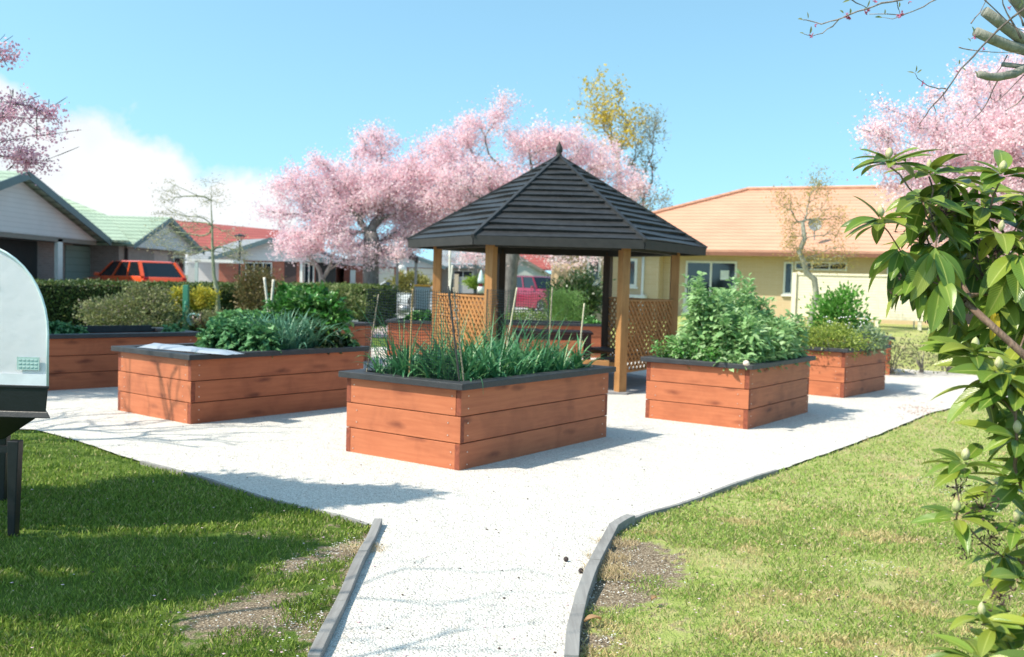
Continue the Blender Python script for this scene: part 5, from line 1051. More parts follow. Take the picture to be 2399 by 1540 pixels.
# --- grey roofed house
vF = VP((-6, 60), (6, 60)); hF = thing('house', 'low grey-roofed house with dark windows seen between the gazebo posts', 'house', (-2.5, 60, .3))
m_ = MB(); m_.slab([A(1030, 628, 59.5), A(1180, 630, 59.5), A(1180, 588, 64), A(1030, 588, 64)], (0, 0, .12)); m_.build('roof', GREYT, hF); m_ = MB(); m_.slab([A(1052, 620, 59.4), A(1180, 622, 59.4), A(1180, 629, 59.4), A(1070, 629, 59.4)], (0, -.05, 0)); m_.build('fascia', FASC, hF)
u0, u1, z0, z1 = vF.rect(1032, 628, 1180, 740); m_ = MB(); vF.box(m_, u0, u1, -.1, z1, -5, 0); m_.build('wall', mat('beige_wall', (.42, .38, .32)), hF); window(vF, hF, 1062, 634, 1108, 652, 1); panel(vF, hF, 1050, 632, 1060, 700, DARKO, 'door')
vF2 = VP((-6, 57), (6, 57)); tF = thing('garden_fence', 'low grey garden wall in front of the grey-roofed house', 'fence', (-3, 57, 0)); u0, u1, z0, z1 = vF2.rect(1068, 649, 1113, 700); m_ = MB(); vF2.box(m_, u0, u1, 0, z1, -.1, 0); m_.build('panel', mat('grey_wall', (.36, .35, .34)), tF); m_ = MB(); vF2.box(m_, u0 - .1, u0 + .15, 0, z1 + .15, .002, .1); m_.build('post', mat('tan_post', (.5, .4, .28)), tF)
# --- red roof through the gazebo
vG = VP((-4, 66), (10, 66)); hG = thing('house', 'red-roofed house with a pale gable seen through the middle of the gazebo', 'house', (2, 66, .3)); m_ = MB(); m_.slab([A(1250, 634, 67), A(1400, 634, 67), A(1400, 575, 72), A(1180, 575, 72)], (0, 0, .12)); m_.build('roof', REDT, hG)
gable(vG, hG, (1120, 646), (1205, 596), (1292, 645), 0, BRICKR, GREYT, mat('dull_fascia', (.22, .2, .17)), .3, 8, gab=mat('pale_gable_b', (.54, .56, .54), None, 2, .7), zb=0); window(vG, hG, 1216, 640, 1240, 658, 1, d=-.11)
# --- big yellow brick house on the right
hR = thing('house', 'big yellow brick house with a pale orange tiled roof on the right', 'house', (14, 33, .5))
p0 = A(1530, 700, 34.8); p1 = A(2480, 700, 29.6); vR_ = VP(p0, p1)
zE = 2.68; m_ = MB(); vR_.box(m_, 0, vR_.L + 6, .1, zE - .02, -9, 0); m_.build('wall', BRICKY, hR)
OV = .78; m_ = MB(); vR_.box(m_, -.6, vR_.L + 6, zE - .03, zE + .0, .002, OV - .03); m_.build('soffit', mat('soffit_cream', (.60, .54, .42)), hR)
m_ = MB(); vR_.box(m_, -.6, vR_.L + 6, zE - .06, zE + .07, OV, OV + .06); m_.build('gutter', BROWNF, hR)
vRr = VP(vR_.P(0, 0, -4.3), vR_.P(10, 0, -4.3)); ap_u, ap_z = vRr.uz(1752, 451); m_ = MB(); e0, e1 = vR_.P(-5.0, zE + .05, OV), vR_.P(vR_.L + 6, zE + .05, OV); r0_, r1_ = vRr.P(ap_u, ap_z), vRr.P(vR_.L + 6, ap_z)
m_.slab([e0, e1, r1_, r0_], (0, 0, .09)); m_.build('roof', ORT, hR); m_ = MB(); eb = vR_.P(-6.4, zE + .05, -9.4); m_.slab([e0, r0_, eb], (0, 0, .085)); m_.build('roof', ORT, hR)
m_ = MB(); m_.tube([e0 + Vector((0, 0, .1)), r0_ + Vector((0, 0, .12))], .09, 6); m_.tube([r0_ + Vector((0, 0, .12)), r1_ + Vector((0, 0, .12))], .09, 6); m_.build('ridge_cap', ORT, hR)
# wing to the left, standing forward, sunlit
vW = VP(vR_.P(-3.75, 0, .62), vR_.P(.35, 0, .62)); m_ = MB(); vW.box(m_, 0, vW.L, 0, zE - .05, -9, 0); m_.build('wall', BRICKY, hR)
m_ = MB(); vW.box(m_, -.5, vW.L + .1, zE - .055, zE - .03, .002, .2); m_.build('soffit', mat('soffit_cream2', (.60, .54, .42)), hR)
window(vW, hR, 1376, 600, 1408, 668, 0, wfr=.09); window(vW, hR, 1455, 606, 1493, 672, 0, wfr=.09)
m_ = MB(); u_, _ = vW.uz(1507, 640); m_.tube([vW.P(u_, .2, .06), vW.P(u_, zE - .1, .06)], .05, 8); m_.build('downpipe', WHITE, hR, True)
f = window(vR_, hR, 1606, 612, 1726, 700, 1, wfr=.07, sill=False, name='sliding_door'); u0, u1, z0, z1 = vR_.rect(1688, 634, 1708, 656); m_ = MB(); vR_.box(m_, u0, u1, z0, z1, .022, .024); m_.build('paper_notice', mat('paper', (.7, .74, .70)), f)
m_ = MB(); u0, u1, z0, z1 = vR_.rect(1600, 698, 1730, 760); vR_.box(m_, u0, u1, .2, z1, .002, .03); m_.build('door_base', WHITE, f)
window(vR_, hR, 1836, 614, 1858, 690, 0, wfr=.06); window(vR_, hR, 1862, 614, 1985, 634, 2, wfr=.05, sill=False); window(vR_, hR, 2078, 612, 2130, 655, 0, wfr=.06); window(vR_, hR, 2250, 612, 2340, 660, 1, wfr=.06)
m_ = MB(); q = vR_.hit(1985, 480) + Vector((-.6, 1.2, 0)); q = A(1908, 527, 32.2); m_.lathe(q, [(.02, -.03), (.14, -.01), (.23, .04), (.21, .042), (.12, .0), (.02, -.02)], 16, Matrix.Rotation(math.radians(75), 3, 'X')); m_.tube([q, q + Vector((.05, .1, -.5))], .025, 6); dsh = m_.build('satellite_dish', mat('dish_grey', (.30, .31, .32), None, 4, .4), hR)
# heat pump on the wing
m_ = MB(); u0, u1, z0, z1 = vW.rect(1462, 691, 1517, 712); tH = thing('heat_pump', 'white heat pump unit on the sunlit yellow wall behind the gazebo', 'heat pump', vW.P(u0, z0 - .4, .2)); m_ = MB(); vW.box(m_, u0, u1, z0 - .35, z1, .05, .4); m_.build('casing', WHITE, tH, bevel=.02); m_ = MB(); c = vW.P((u0 + u1) / 2, (z0 - .35 + z1) / 2, .405); m_.lathe(c, [(.02, 0), (.25, 0), (.25, .012), (.02, .012)], 16, Matrix.Rotation(math.radians(90), 3, 'X')); m_.build('fan_grille', mat('grille', (.3, .3, .3)), tH)
# cream slatted fence
fa = A(1868, 700, 29.5); fb = A(2262, 700, 27.2); vS = VP(fa, fb); tS = thing('slat_fence', 'cream horizontal slat fence before the yellow brick house', 'fence', (fa.x, fa.y, .5)); CRM = mat('cream_paint', (.78, .70, .54), (.68, .60, .46), 6, .6); z1 = vS.uz(1868, 641)[1]; zb_ = vS.uz(2100, 750)[1]; m_ = MB(); k = 0; z = zb_
while z < z1 - .05: vS.box(m_, 0, vS.L, z, z + .072, .004, .03); z += .081
m_.build('slat_panel', CRM, tS)
for i in range(5): m_ = MB(); u_ = vS.L * i / 4; vS.box(m_, u_ - .05, u_ + .05, .3, z1 + .05 * (i == 0), -.1, .003); m_.build('post', CRM, tS)
m_ = MB(); vS.box(m_, -.06, vS.L + .05, z1 - .04, z1 + .02, .001, .06); m_.build('top_rail', CRM, tS)
m_ = MB(); vS.box(m_, -.16, -.03, .3, z1 + .03, -.05, .1); m_.build('end_post', CRM, tS)
# ================================================================ SMALL THINGS BEHIND
# closed umbrella, patio things
t = thing('parasol', 'closed white parasol standing near the yellow house, right of the fence', 'parasol', (A(2150, 600, 28.5).x, 28.5, .5)); q = A(2150, 575, 28.5); m_ = MB(); m_.lathe(Vector((q.x, q.y, q.z - 1.05)), [(.05, 0), (.13, .08), (.12, .35), (.07, .8), (.02, 1.05)], 10); m_.build('canopy', mat('canvas_white', (.74, .76, .80)), t, True); m_ = MB(); m_.tube([(q.x, q.y, .4), (q.x, q.y, q.z + .05)], .02, 8); m_.build('pole', WHITE, t)
t = thing('patio_planter', 'dark box planter with small green pots on the far right lawn', 'planter', G(2258, 770)); c = A(2258, 745, 24); m_ = MB(); m_.box(c, (.42, .35, .32)); m_.build('box', mat('dark_box', (.05, .035, .03)), t); 
for dx in (-.13, .05): m_ = MB(); m_.lathe(c + Vector((dx, 0, .162)), [(.05, 0), (.07, .1), (.06, .1), (.04, .04)], 10); m_.build('pot', mat('green_pot', (.04, .22, .14)), t)
# street lamp
t = thing('street_lamp', 'slim dark street lamp in front of the red roof', 'street lamp', (A(563, 600, 46).x, 46, .3)); DM = mat('dark_metal', (.035, .035, .04), None, 8, .45, metal=.3)
a = A(562, 572, 46); m_ = MB(); m_.tube([(a.x, 46, 0), (a.x, 46, a.z)], .05, 8); m_.build('pole', DM, t); m_ = MB(); h_ = .42
for k in range(4):
    an = k * math.pi / 2 + .6; m_.tube([a, a + Vector((math.cos(an) * .2, math.sin(an) * .2, h_ * .85))], .018, 4)
m_.lathe(a + Vector((0, 0, h_ * .8)), [(.02, .0), (.27, .02), (.27, .07), (.1, .13), (.02, .15)], 12); m_.build('lantern', DM, t)
# garden arch
t = thing('garden_arch', 'dark garden arch with curved top behind the left lattice', 'garden arch', (A(953, 700, 37).x, 37, 0)); BM = mat('slate_timber', (.10, .12, .13), None, 6, .6)
for px, y0 in ((931, 612), (975, 600)): q = A(px, y0, 37); MB().box((q.x, 37, q.z / 2), (.10, .10, q.z)).build('post', BM, t)
m_ = MB(); m_.tube([A(926, 606, 37), A(935, 600, 37), A(950, 598, 37), A(966, 601, 37), A(975, 607, 37), A(976, 618, 37)], [.09, .12, .13, .14, .12, .05], 6); m_.build('curved_top', DM, t)
q = A(1115, 611, 36); tag(MB().box((q.x, 36, q.z / 2), (.12, .12, q.z)).build('timber_post', BM), 'dark slate post standing left of the little lighthouse', 'post')
stake(Vector((A(1054, 690, 25).x, 25, 0)), A(1054, 588, 25), .03, 'tall pale pole rising behind the left lattice', WC, 'garden_pole', False, 'pole'); stake(A(1052, 700, 24), A(1060, 622, 24), .022, 'short white pole leaning beside the tall pale pole', WC, 'garden_pole', False, 'pole')
# lighthouse ornament on a stand
q = G(1126, 760); lt = thing('lighthouse_ornament', 'small white and red lighthouse ornament behind the left lattice', 'ornament', (A(1126, 700, 30).x, 30, 0)); b0 = A(1126, 687, 30); s2 = 30 / FP; LW = mat('lighthouse_white', (.78, .77, .74)); MB().box((b0.x, 30, b0.z / 2), (.16, .16, b0.z)).build('stand', BM, lt)
m_ = MB(); m_.lathe(b0, [(.10, 0), (.105, 14 * s2), (.08, 15 * s2)], 12); m_.build('base', LW, lt, True); m_ = MB(); m_.lathe(b0 + Vector((0, 0, 15 * s2)), [(.06, 0), (.065, 8 * s2)], 12); m_.build('band', mat('lamp_red', (.30, .03, .04)), lt, True); m_ = MB(); m_.lathe(b0 + Vector((0, 0, 23 * s2)), [(.11, 0), (.10, 8 * s2), (.08, 16 * s2), (.04, 26 * s2), (.004, 32 * s2)], 12); m_.build('top', mat('pale_teal', (.62, .72, .72)), lt, True)
# bin with orange lid
c = A(991, 698, 33); t = thing('bin', 'grey bin with an orange lid beside the left lattice', 'bin', (c.x, 33, 0)); m_ = MB(); zt_ = A(991, 672, 33).z; m_.hexa([Vector((c.x + x * .2, 33 + y * .2, .25)) for x, y in ((-1, -1), (1, -1), (1, 1), (-1, 1))] + [Vector((c.x + x * .25, 33 + y * .25, zt_)) for x, y in ((-1, -1), (1, -1), (1, 1), (-1, 1))]); m_.build('body', mat('bin_grey', (.34, .38, .42), (.26, .3, .34), 3, .5), t, bevel=.03); m_ = MB(); m_.box((c.x, 33, zt_ + .035), (.54, .56, .07)); m_.build('lid', mat('lid_orange', (.80, .36, .04)), t, bevel=.02)
m_ = MB(); m_.hexa([Vector((c.x + x * .19, 33 + y * .19, .0)) for x, y in ((-1, -1), (1, -1), (1, 1), (-1, 1))] + [Vector((c.x + x * .27, 33 + y * .27, .5)) for x, y in ((-1, -1), (1, -1), (1, 1), (-1, 1))]); m_.build('lower_box', mat('bin_dark', (.06, .06, .07)), t)
# garden cart frame
c = Vector((A(945, 720, 31).x, 31, 0)); t = thing('garden_cart', 'small grey metal garden cart on the ground left of the bin', 'cart', c); GM = mat('grey_metal', (.42, .43, .44), None, 8, .4, metal=.5); z_ = lambda py: A(945, py, 31).z; m_ = MB()
for x in (-.2, .22): m_.tube([c + Vector((x, 0, z_(740))), c + Vector((x, 0, z_(688)))], .02, 6)
m_.tube([c + Vector((-.2, 0, z_(688))), c + Vector((.22, 0, z_(688)))], .02, 6); m_.tube([c + Vector((-.25, 0, z_(738))), c + Vector((.28, 0, z_(738)))], .03, 6); m_.build('frame', GM, t); m_ = MB(); m_.lathe(c + Vector((.02, -.05, z_(734))), [(.1, 0), (.19, .04), (.19, .2), (.15, .25), (.02, .27)], 12); m_.build('tub', GM, t, True)
# white boxes near the cherry trunk
for (px, py, w_, lab) in ((808, 757, .34, 'white box on the grass left of the cherry trunk'), (828, 762, .24, 'smaller white box on the grass, nearer the cherry trunk')):
    g = G(px, py + 6); m_ = MB(); m_.box((g.x, g.y, .12), (w_, .22, .24), .3); m_.add([(g.x - w_ * .3, g.y, .245), (g.x + w_ * .3, g.y, .245), (g.x, g.y, .3)], [(0, 1, 2)]); tag(m_.build('white_box', mat('box_white', (.74, .74, .72)), bevel=.01), lab, 'box')
# hose post and reel
Yp = 21.3; t = thing('hose_post', 'green post with a pale hose coil in front of the hedge', 'hose post', (A(435, 700, Yp).x, Yp, 0)); c = A(436, 700, Yp); zt_ = A(436, 668, Yp).z; GP = mat('green_post', (.05, .25, .16), (.035, .19, .12), 6, .5); MB().box((c.x, Yp, zt_ / 2), (.12, .12, zt_)).build('post', GP, t, bevel=.01)
m_ = MB(); k = A(455, 752, Yp - .25); ring_ = []
for i in range(5 * 20): a_ = i / 20 * 6.283; R_ = .125 + .028 * math.sin(i * .33); ring_.append(k + Vector((math.cos(a_) * R_ + (i / 100) * .10 - .04, (i / 100) * .12, math.sin(a_) * R_)))
m_.tube(ring_, .017, 6); m_.build('hose_coil', mat('pale_cyan_hose', (.36, .62, .60), None, 8, .4), t, True)
m_ = MB(); m_.lathe(k + Vector((.10, .06, 0)), [(.02, -.09), (.17, -.09), (.17, -.07), (.09, -.06), (.09, .06), (.17, .07), (.17, .09), (.02, .09)], 18, Matrix.Rotation(math.radians(75), 3, 'Y')); m_.build('reel', mat('maroon_reel', (.07, .025, .03), None, 8, .4), t)
m_ = MB(); m_.tube([c + Vector((.03, -.1, -.05)), c + Vector((.02, -.12, -.3)), c + Vector((-.08, -.15, -.5)), c + Vector((-.2, -.2, -.72))], .022, 6); m_.build('loose_hose', GP, t, True)
# ================================================================ CARS
def car(name, label, loc, head, L, Wd, Hh, hood, ws, rw, belt, paint, z0=0, tail=True, pillar=3, bluff=.0):
    """hood/ws/rw: x fractions from the front of hood end, windscreen top, rear glass top; heading is +x"""
    t = thing(name, label, 'car', (0, 0, 0)); hw = Wd / 2; gr_ = .18; xs = [L * .5, L * .485, L * .46, L * (.5 - hood), L * -.49, L * -.5]
    def section(x, zt, w_): return [(x, -w_ * .93, gr_), (x, -w_, gr_ + .2), (x, -w_ * 1.0, belt - .12), (x, -w_ * .94, zt - .0), (x, w_ * .94, zt), (x, w_, belt - .12), (x, w_, gr_ + .2), (x, w_ * .93, gr_)]
    st = [(L * .5, belt - .32, hw * .80), (L * .475, belt - .17, hw * .93), (L * .40, belt - .09, hw), (L * (.5 - hood), belt, hw), (0, belt + .01, hw), (-L * .40, belt + .03, hw), (-L * .485, belt - .01, hw * .95), (-L * .5, belt - .25, hw * .88)]
    m_ = MB(); n = 8
    for x, z, w_ in st: m_.v += [tuple(q) for q in section(x, z, w_)]
    for i in range(len(st) - 1):
        for k in range(n): m_.f.append((i * n + k, i * n + (k + 1) % n, (i + 1) * n + (k + 1) % n, (i + 1) * n + k))
    m_.f += [tuple(range(n)), tuple((len(st) - 1) * n + k for k in range(n))]; body = m_.build('body', paint, t, True, .05)
    # glasshouse: dark glass block with painted roof and pillars
    xw, xr = L * (.5 - ws), L * (.5 - rw); xh, xb_ = L * (.5 - hood) + .05, -L * .485 + bluff; rwid = hw * .76; zr = Hh - .05
    m_ = MB(); m_.hexa([Vector(q) for q in ((xb_, -hw * .92, belt), (xh, -hw * .92, belt), (xh, hw * .92, belt), (xb_, hw * .92, belt), (xr, -rwid, zr), (xw, -rwid, zr), (xw, rwid, zr), (xr, rwid, zr))]); m_.build('windows', GLASS, t)
    m_ = MB(); e = .02; m_.hexa([Vector(q) for q in ((xr - .05, -rwid - e, zr - .03), (xw + .04, -rwid - e, zr - .03), (xw + .04, rwid + e, zr - .03), (xr - .05, rwid + e, zr - .03), (xr + .08, -rwid + .06, Hh), (xw - .12, -rwid + .06, Hh), (xw - .12, rwid - .06, Hh), (xr + .08, rwid - .06, Hh))]); m_.build('roof', paint, t, True, .05)
    for s in (-1, 1):
        m_ = MB(); m_.beam((xh + .01, s * hw * .925, belt), (xw + .02, s * (rwid + .01), zr), .06, .06); m_.beam((xb_ - .01, s * hw * .925, belt), (xr - .03, s * (rwid + .01), zr), .12, .09)
        for k in range(1, pillar):
            f_ = k / pillar; m_.beam((xb_ + (xh - xb_) * f_, s * hw * .925, belt), (xr + (xw - xr) * f_, s * (rwid + .012), zr), .05, .07, (1, 0, 0))
        m_.build('pillar', paint, t)
        m_ = MB(); m_.box((xh - .12, s * (hw + .09), belt + .06), (.12, .18, .13)); m_.build('mirror', paint, t, bevel=.02)
        lm = mat('tail_lamp_' + name if False else 'tail_lamp', (.45, .012, .02), None, 8, .2); MB().box((-L * .485, s * hw * .84, belt - .13), (.07, .17, .26)).build('tail_lamp', lm, t, bevel=.01)
        MB().box((L * .472, s * hw * .66, belt - .28), (.09, .34, .15)).build('headlight', mat('headlamp', (.75, .77, .78), None, 8, .15, spec=.8), t, bevel=.015)
        for x in (L * .31, -L * .29):
            R_ = .335; c = Vector((x, s * (hw - .09), R_)); m = Matrix.Rotation(math.radians(90), 3, 'X'); m_ = MB(); m_.lathe(c, [(R_ * .62, -.11), (R_, -.10), (R_, .10), (R_ * .62, .11)], 20, m); wh = m_.build('tyre', mat('tyre', (.02, .02, .02), None, 8, .8), t)
            m_ = MB(); m_.lathe(c, [(.02, -.10), (R_ * .6, -.112), (R_ * .62, .0), (R_ * .6, .112), (.02, .10)], 12, m); m_.build('rim', mat('alloy', (.5, .5, .52), None, 8, .3, metal=.8), wh)
    for s in (-1, 1):
        for f_ in (.14, -.12, -.30): m_ = MB(); m_.box((L * f_, s * (hw + .001), (belt + gr_) / 2 + .08), (.012, .012, belt - gr_ - .22)); m_.build('door_seam', bpy.data.materials.get('tyre') or mat('tyre', (.02, .02, .02), None, 8, .8), t)
        for f_ in (.02, -.22): MB().box((L * f_, s * (hw + .02), belt - .13), (.2, .03, .035)).build('door_handle', paint, t, bevel=.008)
    MB().box((L * .495, 0, gr_ + .16), (.1, Wd * .86, .2)).build('bumper', mat('bumper_grey', (.06, .06, .065), None, 8, .5), t, bevel=.03); MB().box((L * .488, 0, belt - .30), (.05, Wd * .42, .16)).build('grille', mat('grille_chrome', (.25, .25, .26), None, 40, .3, metal=.7), t, bevel=.01)
    MB().box((-L * .497, 0, gr_ + .2), (.1, Wd * .84, .2)).build('bumper', paint, t, bevel=.03); MB().box((-L * .505, 0, belt - .32), (.03, .45, .11)).build('number_plate', mat('plate', (.6, .62, .66), None, 8, .4), t)
    t.location = (loc[0], loc[1], z0); t.rotation_euler = (0, 0, math.radians(head)); return t
def paint(n, c): 
    m, nt, p = newmat(n); p.inputs['Base Color'].default_value = (*c, 1); p.inputs['Roughness'].default_value = .28; p.inputs['Coat Weight'].default_value = .8; p.inputs['Coat Roughness'].default_value = .05; bump(nt, p, noise_(nt, coords(nt), 2.5, 2), .04, .05); return m
YC = 36.5; c = A(318, 650, YC); car('parked_car', 'orange-red estate car parked behind the left hedge', (c.x - .1, YC), 140, 4.75, 1.80, 1.56, .30, .46, .86, .97, paint('orange_red_paint', (.72, .085, .018)), .36, bluff=.12)
c = A(925, 650, 52); car('parked_car', 'white hatchback parked before the cream garages', (c.x, 52), 176, 4.2, 1.7, 1.47, .26, .44, .88, .92, paint('white_paint', (.78, .79, .78)), 0)
c = A(1237, 700, 51); car('parked_suv', 'dark pink-red off-roader seen through the gazebo', (c.x + .45, 51), -50, 4.5, 1.85, 1.86, .30, .40, .95, 1.22, paint('crimson_paint', (.24, .012, .04)), 0, bluff=.05)
# white lattice screen and thin shed roof left-centre
q = A(443, 640, 40); t = thing('trellis_screen', 'pale trellis screen right of the orange car', 'trellis', (q.x, 40, .3)); vT = VP((q.x - 3, 40), (q.x + 3, 40)); u0, u1, z0, z1 = vT.rect(434, 617, 459, 690); m_ = MB()
for i in range(9): u_ = u0 + (u1 - u0) * i / 8; vT.box(m_, u_ - .012, u_ + .012, 0, z1, 0, .01)
for i in range(22): z = .2 + (z1 - .2) * i / 21; vT.box(m_, u0, u1, z - .012, z + .012, .011, .02)
m_.build('lattice', mat('trellis_white', (.55, .58, .55)), t); m_ = MB(); vT.box(m_, u1 - .02, u1 + .10, 0, z1 + .1, 0, .1); m_.build('post', mat('trellis_post', (.50, .60, .56)), t); u0, u1, z0, z1 = vT.rect(440, 608, 548, 615); m_ = MB(); vT.box(m_, u0, u1, z0, z1, -1.5, .1); m_.build('flat_roof', WHITE, t)
# ================================================================ RHODODENDRON (right foreground)
RH = leafmat('rhododendron_leaf', [(.09, .17, .02), (.15, .24, .03), (.22, .31, .045), (.06, .12, .02), (.32, .36, .05), (.11, .19, .025)], .22, .30, .55, rib=(.42, .46, .12), veinscale=7)
RHY = leafmat('rhododendron_yellow_leaf', [(.48, .42, .05), (.62, .46, .03)], .3, .4, .4, rib=(.6, .6, .2))
WHL = [  # px, py, Y, leaves, length, tilt towards the camera/left, hanging, bud
 (2081, 375, 3.60, 9, .125, -.2, .35, 1), (2065, 512, 3.50, 11, .13, -.35, .55, 1), (2177, 402, 3.75, 9, .12, 0, .3, 1), (2163, 462, 3.55, 8, .125, .1, .8, 0), (2347, 405, 3.65, 9, .13, -.1, .4, 1),
 (2343, 545, 3.55, 9, .12, -.1, .5, 1), (2192, 572, 3.45, 7, .14, .0, 1.1, 0), (2146, 640, 3.50, 7, .13, -.3, 1.0, 0), (2205, 655, 3.42, 6, .14, 0, 1.2, 0), (2385, 590, 3.45, 9, .16, -.3, 1.1, 0), (2335, 680, 3.55, 6, .14, 0, 1.2, 0),
 (2283, 822, 3.20, 9, .12, -.2, .4, 1), (2341, 868, 3.10, 9, .13, -.1, .5, 1), (2300, 905, 3.2, 6, .12, -.4, .7, 0), (2385, 900, 3.1, 8, .14, -.2, .6, 0),
 (2259, 1082, 3.05, 8, .10, -.3, .35, 1), (2241, 1203, 3.00, 7, .10, -.3, .5, 1), (2381, 1225, 3.0, 6, .09, 0, .5, 1), (2383, 1018, 3.05, 9, .12, -.2, .7, 1), (2385, 1350, 2.9, 8, .11, -.3, .5, 0),
 (2300, 1448, 2.75, 6, .10, -.3, .2, 1), (2297, 1540, 2.60, 8, .12, -.4, .15, 0), (2366, 1440, 2.8, 7, .11, -.1, .5, 0), (2372, 1525, 2.7, 9, .11, -.2, .4, 0), (2440, 720, 3.5, 9, .14, 0, .8, 0), (2450, 1100, 3.1, 9, .13, 0, .6, 1), (2480, 480, 3.6, 9, .13, 0, .5, 1), (2440, 1480, 2.8, 9, .12, 0, .5, 0), (2230, 470, 3.9, 8, .12, 0, .5, 0), (2270, 560, 4.0, 8, .13, 0, .8, 0), (2400, 480, 3.9, 9, .12, 0, .6, 0), (2330, 760, 3.7, 7, .12, 0, .9, 0),
 (2290, 600, 3.8, 7, .14, 0, 1.1, 0), (2350, 640, 3.9, 8, .15, 0, 1.0, 0), (2395, 690, 3.6, 8, .15, 0, 1.2, 0), (2250, 640, 3.8, 6, .12, 0, 1.1, 0), (2420, 560, 4.0, 9, .14, 0, .8, 0), (2300, 500, 4.0, 7, .12, 0, .7, 0), (2110, 575, 3.55, 6, .13, -.2, 1.2, 0), (2400, 800, 3.5, 8, .14, 0, 1.0, 0), (2395, 960, 3.3, 8, .14, -.1, .9, 0), (2390, 1120, 3.1, 8, .12, 0, .9, 0), (2350, 1290, 3.0, 6, .09, 0, .8, 0)]
rr_ = np.random.default_rng(8)
for i in range(20):
    px = rr_.uniform(2150, 2440); py = rr_.uniform(400, 760); py = max(py, 380 + (2399 - px) * .25); WHL.append((px, py, rr_.uniform(3.6, 4.3), 8, .135, 0, rr_.uniform(.5, 1.2), 0))
for i in range(3): WHL.append((rr_.uniform(2320, 2450), rr_.uniform(820, 1540), rr_.uniform(3.0, 3.4), 8, .12, 0, rr_.uniform(.4, 1.), 0))
t = thing('rhododendron', 'large rhododendron bush with long glossy leaves and pale buds at the right edge', 'shrub', (2.35, 3.5, 0)); r = np.random.default_rng(44)
Gs = []; cen = []
for (px, py, Y, nl, L, tl, hang, bud) in WHL:
    c = A(px, py, Y); cen.append(c); nl = int(nl * 1.45) + 1; a0 = r.random() * 6.28; a = a0 + np.arange(nl) * 2.399 + r.normal(size=nl) * .2; el = .5 - hang * 1.5 * r.random(nl) ** .7 + .25 * r.normal(size=nl) * .6
    if hang > .9: el = -.35 - .95 * r.random(nl)
    D = np.stack([np.cos(a) * np.cos(el) + tl * .25, np.sin(a) * np.cos(el) - .15, np.sin(el)], 1); D = unit(D); P = np.array(c)[None] + D * .012 - np.array([0, 0, 1.]) * (r.random(nl) * .022)[:, None]
    Nn = np.stack([.2 * r.normal(size=nl), -.35 + .25 * r.normal(size=nl), np.ones(nl)], 1); Nn[el < -.9] += np.array([0, -1.2, 0]); LL = L * 1.22 * (.72 + .5 * r.random(nl))
    g = ovate(P, D, Nn, LL, LL * (.31 + .08 * r.random(nl)), droop=.12 + .3 * r.random(nl), cup=.16, rows=9, cols=5, shape=.92); Gs.append(g)
    nk = 14
    if bud:
        ax_ = Vector((r.normal() * .12, -.1 + r.normal() * .1, 1)).normalized(); m_ = MB(); M3 = ax_.to_track_quat('Z', 'Y').to_matrix(); s2 = .85 + .3 * r.random()
        m_.lathe(c + ax_ * .004, [(.003 * s2, 0), (.0075 * s2, .006), (.0115 * s2, .014), (.0125 * s2, .021), (.0105 * s2, .030), (.006 * s2, .038), (.001, .043)], 10, M3); m_.build('flower_bud', BUDM if 'BUDM' in globals() else globals().setdefault('BUDM', mat('bud_cream', (.56, .46, .30), (.36, .40, .15), 70, .55, .4, 200, (1, 1, .4))), t, True)
g = np.concatenate(Gs); stripmesh('leaves', g, RH, t)
yl = [(2325, 725, 3.5), (2338, 735, 3.48), (2385, 1500, 2.75), (2378, 1470, 2.78)]; P = np.array([tuple(A(*q)) for q in yl]); D = np.array([(.1, -.2, -1), (-.2, -.1, -.9), (-.8, -.2, .3), (.5, -.2, .6)]); o = stripmesh('yellow_leaves', ovate(P, D, np.tile([0., -1, .3], (4, 1)), np.full(4, .10), np.full(4, .032), .15, .15, 9, 5), RHY, t); o['label'] = 'a few old leaves turned orange-yellow'
# stems
BR2 = barkmat('rhododendron_bark', (.30, .20, .15), (.13, .08, .06), 40); base = Vector((2.30, 3.45, 0)); tk = [base, base + Vector((-.02, 0, .35)), A(2560, 1010, 3.35), A(2470, 900, 3.32), A(2388, 822, 3.35), A(2322, 762, 3.38), A(2262, 708, 3.42)]
top_ = [i for i, w_ in enumerate(WHL) if w_[1] < 780]; res = grow(tk, [cen[i] - Vector((0, 0, .02)) for i in top_], .013, .2, 5, .0035, steps=5, expo=.6); branches_mesh(res, 'stems', BR2, t, 6, 1.1)
tk = [base + Vector((-.04, -.1, 0)), base + Vector((-.06, -.15, .2)), A(2520, 1480, 3.1), A(2450, 1400, 3.05)]; lo_ = [i for i, w_ in enumerate(WHL) if w_[1] >= 780]; res = grow(tk, [cen[i] - Vector((0, 0, .02)) for i in lo_], .012, .3, 6, .003, steps=5, expo=.6); branches_mesh(res, 'stems', BR2, t, 6, 1.1)
